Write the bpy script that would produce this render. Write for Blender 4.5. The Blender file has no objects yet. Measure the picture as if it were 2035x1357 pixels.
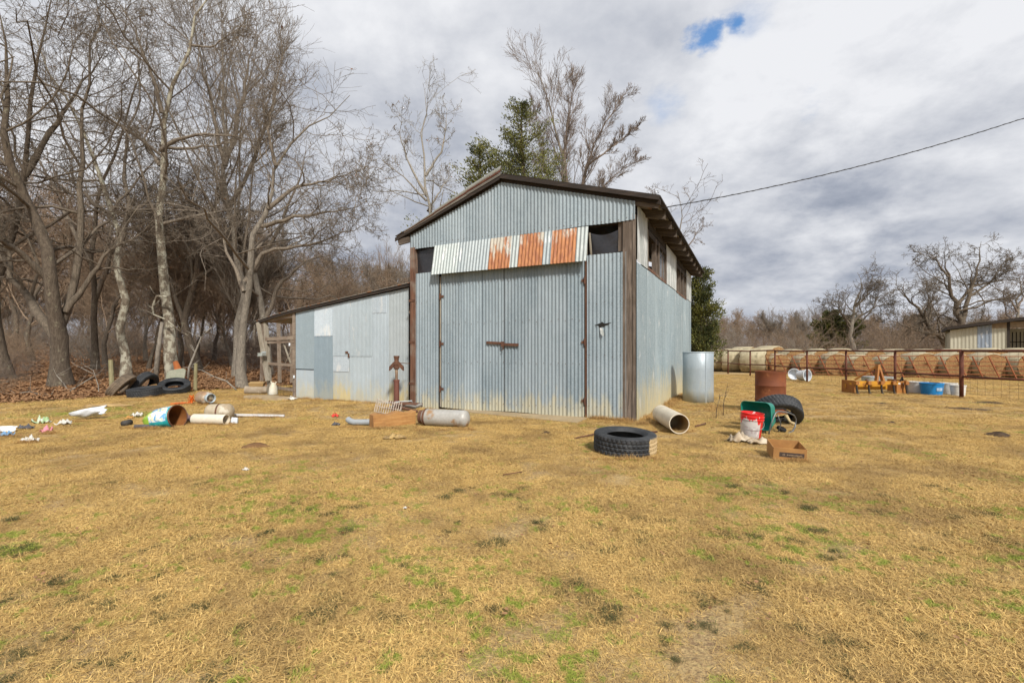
import bpy, bmesh, math, random
import numpy as np
from mathutils import Vector, Matrix, Euler
R = math.radians
sc = bpy.context.scene
COL = sc.collection
# ---------------------------------------------------------------- camera, sky, sun
F = 939.0; CU = 1017.5; HV = 697.0; H = 1.3          # focal length in photo pixels, horizon row, eye height
cam = bpy.data.cameras.new("camera"); cam.sensor_width = 36; cam.lens = 36 * F / 2035
cam.shift_y = (HV - 678.5) / 2035; cam.clip_end = 3000; cam.clip_start = .05
co = bpy.data.objects.new("camera", cam); COL.objects.link(co)
co.location = (0, 0, H); co.rotation_euler = (R(90), 0, 0); sc.camera = co
SUN_EL, SUN_DX, SUN_DY = R(40), .32, -.95            # sun stands behind the camera, a little to the right
sv = Vector((SUN_DX, SUN_DY, 0)).normalized() * math.cos(SUN_EL) + Vector((0, 0, math.sin(SUN_EL)))
sl = bpy.data.lights.new("sun", 'SUN'); sl.energy = 4.0; sl.angle = R(6); sl.color = (1, .95, .87)
so = bpy.data.objects.new("sun", sl); COL.objects.link(so); so.rotation_euler = sv.to_track_quat('Z', 'Y').to_euler()
sc.view_settings.view_transform = 'Standard'; sc.view_settings.look = 'None'; sc.view_settings.gamma = 1
sc.view_settings.exposure = 0.14; sc.view_settings.use_curve_mapping = False

class NT:
    """tiny node helper"""
    def __init__(s, tree): s.t = tree; s.n = tree.nodes; s.l = tree.links
    def new(s, typ, **kw):
        n = s.n.new(typ)
        for k, v in kw.items(): setattr(n, k, v)
        return n
    def put(s, n, i, v):
        if hasattr(v, 'is_output') or isinstance(v, bpy.types.NodeSocket): s.l.new(v, n.inputs[i])
        elif v is not None: n.inputs[i].default_value = v
    def math(s, op, a, b=None, c=None, clamp=False):
        n = s.new('ShaderNodeMath', operation=op); n.use_clamp = clamp
        s.put(n, 0, a); s.put(n, 1, b); s.put(n, 2, c); return n.outputs[0]
    def vmath(s, op, a, b=None, scale=None):
        n = s.new('ShaderNodeVectorMath', operation=op); s.put(n, 0, a); s.put(n, 1, b)
        if scale is not None: s.put(n, 3, scale)
        return n.outputs[1] if op in ('DOT_PRODUCT', 'LENGTH', 'DISTANCE') else n.outputs[0]
    def noise(s, vec, scale, detail=4, rough=.55, dist=0, col=False):
        n = s.new('ShaderNodeTexNoise'); s.put(n, 'Vector', vec); s.put(n, 'Scale', scale)
        s.put(n, 'Detail', detail); s.put(n, 'Roughness', rough); s.put(n, 'Distortion', dist)
        return n.outputs['Color' if col else 'Fac']
    def vor(s, vec, scale, feature='F1', out='Color'):
        n = s.new('ShaderNodeTexVoronoi', feature=feature); s.put(n, 'Vector', vec); s.put(n, 'Scale', scale)
        return n.outputs[out]
    def ramp(s, f, a, b, c0=0.0, c1=1.0):                 # smooth map range
        n = s.new('ShaderNodeMapRange', interpolation_type='SMOOTHSTEP')
        for i, v in enumerate((f, a, b, c0, c1)): s.put(n, i, v)
        return n.outputs[0]
    def mix(s, f, a, b, mode='MIX'):
        n = s.new('ShaderNodeMix', data_type='RGBA', blend_type=mode); s.put(n, 0, f)
        s.put(n, 6, rgba(a)); s.put(n, 7, rgba(b)); return n.outputs[2]
    def scale3(s, vec, v):
        return s.vmath('MULTIPLY', vec, tuple(v))
def rgba(c): return (c[0], c[1], c[2], 1) if isinstance(c, (tuple, list)) else c

w = bpy.data.worlds.new("World"); sc.world = w; w.use_nodes = True
W = NT(w.node_tree); W.n.clear()
sky = W.new('ShaderNodeTexSky', sky_type='NISHITA'); sky.sun_disc = False
sky.sun_elevation = SUN_EL; sky.sun_rotation = math.atan2(SUN_DX, SUN_DY); sky.air_density = 1.2; sky.dust_density = .6
dirv = W.vmath('NORMALIZE', W.new('ShaderNodeTexCoord').outputs['Generated'])
sp = W.new('ShaderNodeSeparateXYZ'); W.l.new(dirv, sp.inputs[0])
zz = W.math('MAXIMUM', sp.outputs[2], 0.0)
den = W.math('ADD', zz, .30)
cb = W.new('ShaderNodeCombineXYZ')
W.put(cb, 0, W.math('DIVIDE', sp.outputs[0], den)); W.put(cb, 1, W.math('DIVIDE', sp.outputs[1], den))
pv = cb.outputs[0]
big = W.noise(W.vmath('ADD', pv, (3.1, 7.7, 0)), 1.1, 6, .5, .2)
fine = W.noise(W.vmath('ADD', pv, (9.1, 2.7, 0)), 5.0, 10, .6, .1)
lay = W.noise(W.vmath('ADD', pv, (1.4, 5.7, 0)), 2.3, 7, .52, .1)
def skydir(u, v): return Vector(((u - CU) / F, 1, (HV - v) / F)).normalized()
def blob(u, v, r0, r1, wob=.35):
    d = W.vmath('DISTANCE', dirv, tuple(skydir(u, v)))
    d = W.math('ADD', d, W.math('MULTIPLY', W.math('SUBTRACT', fine, .5), wob))
    return W.ramp(d, r1, r0)
tone = W.math('ADD', W.math('MULTIPLY', W.math('SUBTRACT', big, .5), 1.1), .80)
tone = W.math('ADD', tone, W.math('MULTIPLY', W.math('SUBTRACT', fine, .5), .8))
tone = W.math('ADD', tone, W.math('MULTIPLY', W.math('SUBTRACT', lay, .5), 1.0))
for (u, v, r0, r1, k) in ((1500, 330, .1, .75, .0), (1950, 60, .05, .6, .10), (880, 60, .03, .4, .10), (690, 420, .05, .42, -.26), (1500, 550, .05, .30, -.24),
                          (1900, 440, .02, .3, -.16), (100, 200, .1, .6, .14)):
    tone = W.math('ADD', tone, W.math('MULTIPLY', blob(u, v, r0, r1, .25), k))
cr = W.new('ShaderNodeValToRGB'); W.l.new(tone, cr.inputs[0])
e = cr.color_ramp.elements; e[0].position = .12; e[0].color = (.22, .255, .33, 1); e[1].position = 1.0; e[1].color = (.78, .79, .82, 1)
x = e.new(.42); x.color = (.37, .40, .47, 1); x = e.new(.68); x.color = (.56, .58, .63, 1)
hz = W.ramp(zz, 0.0, .12)
cloud = W.mix(W.math('SUBTRACT', 1.0, hz), cr.outputs[0], (.50, .53, .60))
hole = W.math('MAXIMUM', blob(1415, 68, .0, .028, .17), blob(1465, 48, -.005, .028, .2))
for a in ((1310, 212, -.02, .04), (1625, 172, -.02, .03), (1480, 45, -.01, .05)):
    hole = W.math('MAXIMUM', hole, W.math('MULTIPLY', blob(*a, .18), .45))
bg1 = W.new('ShaderNodeBackground'); W.put(bg1, 0, W.mix(1.0, sky.outputs[0], (.70, .97, 1.2), 'MULTIPLY')); W.put(bg1, 1, .15)
bg2 = W.new('ShaderNodeBackground'); W.put(bg2, 0, cloud); W.put(bg2, 1, 1.0)
ms = W.new('ShaderNodeMixShader'); W.put(ms, 0, hole); W.l.new(bg2.outputs[0], ms.inputs[1]); W.l.new(bg1.outputs[0], ms.inputs[2])
wo = W.new('ShaderNodeOutputWorld'); W.l.new(ms.outputs[0], wo.inputs[0])

# ---------------------------------------------------------------- geometry helpers
def P(u, v, Y): return Vector(((u - CU) / F * Y, Y, H + (HV - v) / F * Y))
def wood_d(x, y): return (x + 12.9) * -.8267 + (y - 11.85) * .5626
def hgt(x, y):
    d = wood_d(x, y); m = min(1, max(0, (14 - x) / 10))
    return m * (.045 * min(max(d, 0), 5) + .036 * min(max(d - 5, 0), 60)) + .015 * math.sin(x * .9 + 1) * math.cos(y * .7)
def G(u, v):                                          # the ground point seen at a photo pixel
    Y = H * F / max(v - HV, 5)
    for _ in range(6):
        X = (u - CU) / F * Y; Y = (H - hgt(X, Y)) * F / max(v - HV, 5)
    X = (u - CU) / F * Y
    return Vector((X, Y, hgt(X, Y)))

class MB:
    def __init__(s): s.v = []; s.f = []
    def add(s, vs, fs):
        o = len(s.v); s.v += [tuple(a) for a in vs]; s.f += [tuple(i + o for i in f) for f in fs]; return s
    def box(s, c, size, rot=None, taper=1.0):
        m = Euler(rot).to_matrix() if rot else Matrix.Identity(3); c = Vector(c); vs = []
        for z in (-.5, .5):
            k = taper if z > 0 else 1
            for a, b in ((-.5, -.5), (.5, -.5), (.5, .5), (-.5, .5)): vs.append(c + m @ Vector((a * size[0] * k, b * size[1] * k, z * size[2])))
        return s.add(vs, [(3, 2, 1, 0), (4, 5, 6, 7), (0, 1, 5, 4), (1, 2, 6, 5), (2, 3, 7, 6), (3, 0, 4, 7)])
    def beam(s, a, b, wd, dp, up=(0, 0, 1)):          # rectangular bar from a to b
        a, b = Vector(a), Vector(b); d = (b - a).normalized(); x = d.cross(Vector(up))
        if x.length < 1e-3: x = d.cross(Vector((0, 1, 0)))
        x.normalize(); y = x.cross(d); vs = []
        for p in (a, b):
            for i, j in ((-.5, -.5), (.5, -.5), (.5, .5), (-.5, .5)): vs.append(p + x * i * wd + y * j * dp)
        return s.add(vs, [(3, 2, 1, 0), (4, 5, 6, 7), (0, 1, 5, 4), (1, 2, 6, 5), (2, 3, 7, 6), (3, 0, 4, 7)])
    def tube(s, pts, r, n=8, cap=True, closed=False):
        pts = [Vector(p) for p in pts]; K = len(pts); rr = r if isinstance(r, (list, tuple)) else [r] * K
        t0 = (pts[1] - pts[0]).normalized(); x = t0.orthogonal().normalized(); vs = []
        for i, p in enumerate(pts):
            if closed: t = pts[(i + 1) % K] - pts[i - 1]
            else: t = pts[min(i + 1, K - 1)] - pts[max(i - 1, 0)]
            t.normalize(); x = (x - t * x.dot(t)).normalized(); y = t.cross(x)
            for k in range(n):
                a = 2 * math.pi * k / n; vs.append(p + (x * math.cos(a) + y * math.sin(a)) * rr[i])
        fs = []
        for i in range(K if closed else K - 1):
            j = (i + 1) % K
            for k in range(n): fs.append((i * n + k, i * n + (k + 1) % n, j * n + (k + 1) % n, j * n + k))
        if cap and not closed: fs += [tuple(range(n))[::-1], tuple((K - 1) * n + k for k in range(n))]
        return s.add(vs, fs)
    def lathe(s, prof, n=32, m=None, closed=False, rfun=None):      # prof: (radius, height) round local z
        m = m or Matrix.Identity(4); vs = []; K = len(prof)
        for k in range(n):
            a = 2 * math.pi * k / n
            for i, (r, z) in enumerate(prof):
                if rfun: r, z = rfun(i, k, r, z)
                vs.append(m @ Vector((r * math.cos(a), r * math.sin(a), z)))
        fs = []
        for k in range(n):
            q = (k + 1) % n
            for i in range(K if closed else K - 1):
                j = (i + 1) % K; fs.append((k * K + i, q * K + i, q * K + j, k * K + j))
        return s.add(vs, fs)
    def build(s, name, mat, parent=None, smooth=False, loc=None, rot=None):
        me = bpy.data.meshes.new(name); me.from_pydata(s.v, [], s.f); me.update()
        return link(name, me, mat, parent, smooth, loc, rot)
def link(name, me, mat, parent=None, smooth=False, loc=None, rot=None):
    me.materials.append(mat)
    if smooth:
        me.polygons.foreach_set('use_smooth', [True] * len(me.polygons))
        if smooth == 'auto': me.set_sharp_from_angle(angle=R(35))
    o = bpy.data.objects.new(name, me); COL.objects.link(o)
    if parent: o.parent = parent
    if loc is not None: o.location = loc
    if rot is not None: o.rotation_euler = rot
    return o
def npmesh(name, V, Q):                                # numpy verts + faces (all the same size)
    me = bpy.data.meshes.new(name); k = Q.shape[1]
    me.vertices.add(len(V)); me.vertices.foreach_set('co', V.astype(np.float32).ravel())
    me.loops.add(Q.size); me.loops.foreach_set('vertex_index', Q.astype(np.int32).ravel())
    me.polygons.add(len(Q)); me.polygons.foreach_set('loop_start', np.arange(0, Q.size, k, dtype=np.int32))
    me.update(calc_edges=True); me.validate(); return me
def tag(o, label=None, cat=None, group=None, kind=None):
    if label: o['label'] = label
    if cat: o['category'] = cat
    if group: o['group'] = group
    if kind: o['kind'] = kind
    return o
def thing(name, label, cat, loc=(0, 0, 0), rotz=0, group=None, rot=None):
    o = bpy.data.objects.new(name, None); COL.objects.link(o); o.location = loc; o.empty_display_size = .2
    o.rotation_euler = rot if rot else (0, 0, rotz); return tag(o, label, cat, group)
KIDS = {}
def copy_thing(o, label=None):
    c = o.copy(); COL.objects.link(c)
    if label: c['label'] = label
    for ch in o.children:
        d = ch.copy(); COL.objects.link(d); d.parent = c
        for g in ch.children:
            e2 = g.copy(); COL.objects.link(e2); e2.parent = d
    return c

# ---------------------------------------------------------------- materials
MC = {}
def newmat(name):
    m = bpy.data.materials.new(name); m.use_nodes = True; N = NT(m.node_tree); N.n.clear()
    b = N.new('ShaderNodeBsdfPrincipled'); o = N.new('ShaderNodeOutputMaterial'); N.l.new(b.outputs[0], o.inputs[0])
    return m, N, b
def objcoord(N, rnd=True):
    c = N.new('ShaderNodeTexCoord').outputs['Object']
    if rnd:
        r = N.new('ShaderNodeObjectInfo').outputs['Random']
        c = N.vmath('ADD', c, N.vmath('SCALE', (13., 17., 0.), None, r))
    return c
def bump(N, b, h, strength=.5, dist=.01):
    n = N.new('ShaderNodeBump'); N.put(n, 'Strength', strength); N.put(n, 'Distance', dist); N.put(n, 'Height', h)
    N.l.new(n.outputs[0], b.inputs['Normal'])
def simple(name, c1, c2=None, scale=6, rough=.75, metal=0, stretch=(1, 1, 1), bs=.3, bd=.005, spots=None, spotamt=.62, detail=6):
    if name in MC: return MC[name]
    m, N, b = newmat(name); c = N.scale3(objcoord(N), stretch)
    c2 = c2 or tuple(v * .65 for v in c1)
    n1 = N.noise(c, scale, detail, .6); col = N.mix(N.ramp(n1, .32, .68), c1, c2)
    n2 = N.noise(c, scale * 7, 4, .6); col = N.mix(N.ramp(n2, .3, .75, 0, .35), col, tuple(v * .55 for v in c1))
    if spots:
        n3 = N.noise(N.vmath('ADD', c, (5, 9, 2)), scale * .9, 7, .65); col = N.mix(N.ramp(n3, spotamt - .05, spotamt + .05), col, spots)
    N.put(b, 'Base Color', col); N.put(b, 'Roughness', rough); N.put(b, 'Metallic', metal)
    if bs: bump(N, b, N.math('ADD', n1, N.math('MULTIPLY', n2, .6)), bs, bd)
    MC[name] = m; return m
def galv(name, base, light=None, metal=.25, rough=.5, rust=0.0, stain=.5, white=0.0, spangle=.5, rustc=(.27, .08, .025), stain_h=.6, rust_z=None):
    """weathered galvanised sheet; object z is the height above the ground"""
    m, N, b = newmat(name); oc = N.new('ShaderNodeTexCoord').outputs['Object']; c = objcoord(N)
    s = N.new('ShaderNodeSeparateXYZ'); N.l.new(oc, s.inputs[0]); z = s.outputs[2]
    light = light or tuple(min(1, v * 1.35) for v in base)
    sp1 = N.noise(N.scale3(c, (1, 1, .8)), 75, 2, .6); sp2 = N.vor(c, 45)
    bw = N.new('ShaderNodeRGBToBW'); N.l.new(sp2, bw.inputs[0])
    col = N.mix(N.math('MULTIPLY', N.ramp(sp1, .38, .66), spangle), base, light)
    col = N.mix(N.math('MULTIPLY', N.ramp(bw.outputs[0], .3, .8), spangle * .5), col, tuple(v * .72 for v in base))
    big_ = N.noise(N.scale3(c, (1, 1, .35)), 1.6, 5, .6)
    col = N.mix(N.ramp(big_, .35, .7, 0, .45), col, light)
    st = N.noise(N.scale3(c, (14, 14, .35)), 1.5, 5, .6)
    col = N.mix(N.ramp(st, .5, .72, 0, .3), col, tuple(v * .8 for v in base))
    if white:
        wn = N.noise(N.scale3(c, (3.2, 3.2, .9)), 1.6, 7, .62, .4)
        col = N.mix(N.ramp(wn, .62 - .25 * white, .72 - .2 * white, 0, .85), col, (.66, .67, .66))
    # earthy splash stain near the foot
    sn = N.noise(N.scale3(c, (3, 3, 1)), 2.5, 5, .6)
    zl = N.math('ADD', z, N.math('MULTIPLY', N.math('SUBTRACT', sn, .5), 1.5))
    col = N.mix(N.math('MULTIPLY', N.ramp(zl, stain_h, .0), stain), col, (.56, .48, .27))
    if rust:
        rn = N.noise(N.scale3(c, (6.5, 6.5, 1.1)), 1.3, 8, .68, .3)
        rn = N.math('ADD', rn, N.math('MULTIPLY', N.ramp(z, rust_z[1], rust_z[0]), .25)) if rust_z else rn
        rf = N.ramp(rn, .66 - .3 * rust, .72 - .22 * rust)
        rc = N.mix(N.ramp(N.noise(N.scale3(c, (12, 12, 3)), 2, 5), .35, .65), rustc, (.44, .17, .05))
        col = N.mix(N.math('MULTIPLY', rf, .92), col, rc)
    tone_ = N.math('ADD', N.math('MULTIPLY', N.new('ShaderNodeObjectInfo').outputs['Random'], .22), .88); col = N.vmath('SCALE', col, None, tone_)
    N.put(b, 'Base Color', col); N.put(b, 'Metallic', metal); N.put(b, 'Roughness', rough)
    bump(N, b, N.math('ADD', N.math('ADD', N.math('MULTIPLY', sp1, .15), N.math('MULTIPLY', big_, .6)), N.math('MULTIPLY', N.noise(N.scale3(c, (1, 1, .7)), 5.5, 3, .5), .9)), .55, .02)
    return m
def woodmat(name, c1, c2, c3=None, axis='z', rough=.85):
    m, N, b = newmat(name); s = {'z': (22, 22, 1.2), 'x': (1.2, 22, 22), 'y': (22, 1.2, 22)}[axis]
    c = objcoord(N); g = N.noise(N.scale3(c, s), 1.6, 6, .65, .6)
    g2 = N.noise(N.scale3(c, tuple(v * 3 for v in s)), 1.5, 3, .6); L = N.noise(c, 2.2, 4)
    col = N.mix(N.ramp(g, .3, .7), c1, c2); col = N.mix(N.ramp(L, .42, .68, 0, .7), col, c3 or c2)
    col = N.mix(N.ramp(g2, .5, .8, 0, .5), col, tuple(v * .35 for v in c1))
    N.put(b, 'Base Color', col); N.put(b, 'Roughness', rough); bump(N, b, N.math('ADD', g, g2), .6, .008)
    return m
M_front = galv('galvanised_front', (.195, .25, .285), (.375, .435, .47), stain=.55, metal=.06, rough=.6, stain_h=.5)
M_front2 = galv('galvanised_front_darker', (.18, .235, .27), (.35, .41, .445), stain=.55, metal=.06, rough=.6, stain_h=.5)
M_gable = galv('galvanised_gable', (.215, .27, .305), (.39, .45, .485), stain=0, metal=.06, rough=.6)
M_head = galv('galvanised_pale', (.35, .40, .40), (.50, .53, .51), stain=0, white=.25, metal=.1)
M_head2 = galv('galvanised_pale_grey', (.28, .33, .35), (.43, .47, .475), stain=0, white=.15, metal=.1)
M_headr = galv('galvanised_rusty', (.40, .38, .33), (.58, .52, .43), stain=0, white=.15, rust=.84, metal=.05, rough=.7, rust_z=(3.05, 3.6))
M_headr2 = galv('galvanised_half_rusty', (.40, .38, .33), (.58, .52, .43), stain=0, white=.2, rust=.55, metal=.05, rough=.7, rust_z=(3.05, 3.45))
M_side = galv('galvanised_side', (.22, .29, .325), (.40, .475, .50), stain=.85, metal=.08, white=.1, spangle=.8, stain_h=1.0)
M_sidetop = galv('galvanised_side_top', (.36, .39, .38), (.52, .53, .50), stain=0, white=.45, metal=.05)
M_l = [galv('leanto_sheet_a', (.29, .36, .40), (.40, .47, .52), stain=.3, spangle=.3), galv('leanto_sheet_b', (.24, .31, .36), (.33, .40, .45), stain=.3, spangle=.3),
       galv('leanto_sheet_c', (.40, .45, .47), (.50, .55, .57), stain=1.0, spangle=.25), galv('leanto_sheet_d', (.42, .49, .53), (.52, .59, .63), stain=.5, spangle=.25, white=.1),
       galv('leanto_sheet_shiny', (.44, .52, .58), (.58, .64, .69), stain=.0, white=.3, spangle=.8), galv('leanto_sheet_e', (.36, .42, .46), (.47, .53, .57), stain=.5, spangle=.25)]
M_roof = galv('roof_sheet', (.20, .19, .17), (.34, .33, .30), stain=0, rust=.5, metal=.1)
M_rooftrim = galv('roof_rake_metal', (.22, .21, .19), (.40, .40, .37), stain=0, rust=.62, metal=.1, rustc=(.22, .07, .03))
M_tank = galv('tank_galvanised', (.33, .39, .43), (.45, .51, .55), stain=.3, metal=.22, rough=.5, spangle=.4)
M_post = woodmat('weathered_post', (.07, .052, .04), (.21, .165, .13), (.09, .065, .045))
M_postr = woodmat('reddish_post', (.075, .035, .022), (.20, .095, .055), (.25, .21, .17))
M_plank = woodmat('weathered_plank', (.20, .15, .11), (.33, .27, .21), (.14, .09, .06), 'x')
M_plank_shaded = woodmat('weathered_plank_shaded', (.07, .052, .038), (.15, .12, .095), (.05, .033, .022), 'x')  # plank colour darkened to stand for the shade under the eaves
M_dark = woodmat('dark_fascia', (.013, .010, .008), (.045, .030, .021), (.022, .015, .011), 'x')
M_grey = woodmat('grey_post', (.26, .23, .18), (.40, .36, .29), (.22, .18, .13))
M_rust = simple('rusty_iron', (.095, .042, .026), (.17, .08, .045), 9, .85, .1, bs=.5)
M_rustp = simple('rusty_pipe', (.095, .026, .014), (.17, .055, .028), 7, .8, .1)
M_drum = simple('rusty_drum', (.22, .065, .02), (.15, .042, .016), 3.5, .75, .1, spots=(.30, .11, .04))
M_orust = simple('orange_rust_pipe', (.34, .11, .035), (.22, .07, .03), 7, .8)
M_wire = simple('dull_wire', (.12, .085, .06), None, 6, .6, .3, bs=0)
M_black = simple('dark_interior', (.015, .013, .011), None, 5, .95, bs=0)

# ---------------------------------------------------------------- ground
def green_mask(N):
    g = N.new('ShaderNodeNewGeometry').outputs['Position']
    a = N.noise(g, .7, 5, .6, .3); b_ = N.noise(N.vmath('ADD', g, (31, 17, 0)), 7.5, 5, .7)
    s = N.new('ShaderNodeSeparateXYZ'); N.l.new(g, s.inputs[0])
    near = N.ramp(s.outputs[1], 6.5, 2.5, -.03, .018)
    t = N.math('ADD', N.math('ADD', N.math('MULTIPLY', a, .42), N.math('MULTIPLY', b_, .58)), near)
    for (u, v, r) in ((1180, 885, .9), (230, 818, 1.6), (320, 822, 1.2), (60, 822, 1.4), (1230, 925, .8), (1600, 835, 1.2), (1900, 765, 2.2), (60, 1090, .5)):
        p = G(u, v); d = N.vmath('DISTANCE', g, tuple(p)); t = N.math('ADD', t, N.ramp(d, r, 0, 0, .075))
    return N.ramp(t, .535, .585), g
mg, N, b = newmat('dry_lawn'); gm, gp = green_mask(N)
c = N.mix(N.ramp(N.noise(gp, 3.0, 8, .65), .35, .66), (.42, .285, .12), (.27, .17, .085))
c = N.mix(N.ramp(N.noise(gp, 38, 4, .7), .38, .64, 0, .75), c, (.58, .42, .19))
c = N.mix(N.ramp(N.noise(gp, 90, 3, .7), .5, .7, 0, .7), c, (.13, .085, .035))
c = N.mix(N.ramp(N.noise(gp, .33, 5, .6), .5, .72, 0, .55), c, (.22, .135, .055))
c = N.mix(N.math('MULTIPLY', gm, .5), c, (.26, .25, .045))
N.put(b, 'Base Color', c); N.put(b, 'Roughness', .95)
bump(N, b, N.math('ADD', N.noise(gp, 45, 4, .7), N.noise(gp, 8, 4, .6)), .8, .03)
xs = np.unique(np.concatenate([np.arange(-20, 20.1, .5), np.arange(-60, 61, 4), np.arange(-600, 601, 60)]))
ys = np.unique(np.concatenate([np.arange(-2, 32, .5), np.arange(-20, 120, 4), np.arange(-200, 1201, 60)]))
V = np.array([(x_, y_, hgt(x_, y_)) for y_ in ys for x_ in xs]); nx = len(xs)
Q = np.array([(j * nx + i, j * nx + i + 1, (j + 1) * nx + i + 1, (j + 1) * nx + i) for j in range(len(ys) - 1) for i in range(nx - 1)])
o = link('ground', npmesh('ground', V, Q), mg, None, True); tag(o, kind='structure', label='dry yellow winter lawn with green patches')
# leaf litter under the woods
ml, N, b = newmat('leaf_litter'); gp = N.new('ShaderNodeNewGeometry').outputs['Position']
vc = N.vor(gp, 16); bw = N.new('ShaderNodeRGBToBW'); N.l.new(vc, bw.inputs[0])
c = N.mix(N.ramp(bw.outputs[0], .2, .8), (.20, .085, .035), (.105, .05, .025))
c = N.mix(N.ramp(N.noise(gp, 1.1, 6), .45, .66, 0, .6), c, (.28, .19, .08)); c = N.mix(N.ramp(N.noise(gp, .6, 4), .56, .7, 0, .5), c, (.10, .10, .03))
N.put(b, 'Base Color', c); N.put(b, 'Roughness', .95); bump(N, b, N.math('ADD', bw.outputs[0], N.noise(gp, 9, 5)), .9, .04)
Vs, Qs, idx = [], [], {}
def litter_cells(x0, x1, y0, y1, st):
    for i in range(int((x1 - x0) / st)):
        for j in range(int((y1 - y0) / st)):
            cx, cy = x0 + (i + .5) * st, y0 + (j + .5) * st
            if wood_d(cx, cy) > .25 * math.sin(cx * 1.7) + .2 * math.sin(cy * 2.9 + cx) - .1:
                q = []
                for a, b2 in ((0, 0), (1, 0), (1, 1), (0, 1)):
                    k = (round(x0 + (i + a) * st, 3), round(y0 + (j + b2) * st, 3))
                    if k not in idx:
                        idx[k] = len(Vs); Vs.append((k[0], k[1], hgt(*k) + .006 + .03 * abs(math.sin(k[0] * 5.1) * math.cos(k[1] * 4.3))))
                    q.append(idx[k])
                Qs.append(q)
litter_cells(-24, 0, 6, 24, .25); litter_cells(-110, -24, -10, 24, 2.0); litter_cells(-110, 0, 24, 130, 2.0); litter_cells(0, 12, 31, 130, 2.0)
tag(link('woodland_floor', npmesh('woodland_floor', np.array(Vs), np.array(Qs)), ml, None, True), kind='structure', label='rust brown leaf litter under the bare trees')

# ---------------------------------------------------------------- barn
LX, LY = -2.303, 10.954; AX, AY = .893, -.449
def fx(u, y=0.0):                                      # barn-front x of a photo column
    k = (u - CU) / F; ox, oy = LX + .449 * y, LY + .893 * y
    return (oy * k - ox) / (AX - k * AY)
def fz(u, v, y=0.0):
    xx = fx(u, y); return H + (HV - v) / F * (LY + .893 * y + AY * xx)
def sy(u):
    k = (u - CU) / F; return (8.66 * k - 2.26) / (.449 - .893 * k)
def szz(u, v):
    y = sy(u); return H + (HV - v) / F * (8.66 + .893 * y)
BR = math.atan2(AY, AX)
barn = thing('barn', 'tall galvanised corrugated metal barn with wide double doors and a gable roof', 'barn', (LX, LY, 0), BR)
def sheet(name, s0, s1, zb, zt, d, mat, parent, pitch=.076, amp=.0112, axis='front', tilt=0.0, x_side=5.11, ph=0.0, th=.0015):
    """corrugated sheet; s runs along the wall, d is how far it stands proud, tilt pushes the foot outwards"""
    n = max(2, int(round((s1 - s0) / pitch * 8))); mb = MB(); vs = []
    fb = zb if callable(zb) else (lambda s: zb); ft = zt if callable(zt) else (lambda s: zt)
    for i in range(n + 1):
        s = s0 + (s1 - s0) * i / n; wv = amp * math.sin(2 * math.pi * (s / pitch) + ph)
        for off in (0, -th):
            for z, tl in ((fb(s), tilt), (ft(s), 0)):
                out = d + wv + off + tl
                vs.append((s, -out, z) if axis == 'front' else (x_side + out, s, z))
    fs = []
    for i in range(n):
        a = i * 4; b2 = a + 4
        fs += [(a, b2, b2 + 1, a + 1), (a + 2, a + 3, b2 + 3, b2 + 2), (a, a + 2, b2 + 2, b2), (a + 1, b2 + 1, b2 + 3, a + 3)]
    fs += [(0, 1, 3, 2), (n * 4, n * 4 + 2, n * 4 + 3, n * 4 + 1)]
    if axis == 'side': pass
    mb.add(vs, fs); o = mb.build(name, mat, parent, True); o.data.set_sharp_from_angle(angle=R(62)); return o
rng = random.Random(5)
WID = 5.11; DEP = 9.0; RX = 2.37                       # ridge position along the front
zR, zLf, zA = 4.02, 3.95, 4.80
def roofz(s): return zLf + (zA - zLf) * s / RX if s < RX else zA + (zR - zA) * (s - RX) / (WID - RX)
# corner posts
MB().box((.06, -.03, 1.84), (.125, .12, 3.66)).build('corner_post', M_postr, barn)
MB().box((4.975, -.005, 1.84), (.17, .11, 3.68)).build('corner_post', M_post, barn)
MB().box((5.09, .02, 1.9), (.04, .17, 3.8)).build('corner_trim', M_post, barn)
MB().box((4.83, .02, 3.42), (.07, .06, .55)).build('window_post', M_post, barn)
MB().box((fx(1163), .0, 3.42), (.07, .06, .60)).build('window_post', M_grey, barn)
for z in (.55, 1.5, 2.45): MB().box((.05, -.096, z), (.17, .012, .05)).build('strap', M_rust, barn)
# gable sheets
xs_ = [-.02, .72, 1.45, 2.17, 2.90, 3.62, 4.35, 5.12]
for i in range(7):
    a, b2 = xs_[i], xs_[i + 1] + (.03 if i < 6 else 0)
    # each sheet overlaps its neighbour; they step proud of one another in turn
    if a < RX < b2:
        for (p, q) in ((a, RX), (RX, b2)):
            sheet('gable_sheet', p, q, lambda s: 3.625 + .012 * s + .006 * math.sin(s * 5), roofz, .075 + .003 * (i % 2), M_gable, barn)
    else:
        sheet('gable_sheet', a, b2, lambda s: 3.625 + .012 * s + .006 * math.sin(s * 5), roofz, .075 + .003 * (i % 2), M_gable, barn)
# side infill panels left and right of the doors
zlw = fz(850, 543); zrw = fz(1205, 505)
sheet('wall_sheet', fx(827), fx(875), .0, lambda s: zlw + .02 * s, .045, M_front, barn)
sheet('wall_sheet', fx(1168), fx(1247), .0, lambda s: zrw + .0 * s, .05, M_front, barn, ph=1.)
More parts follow.
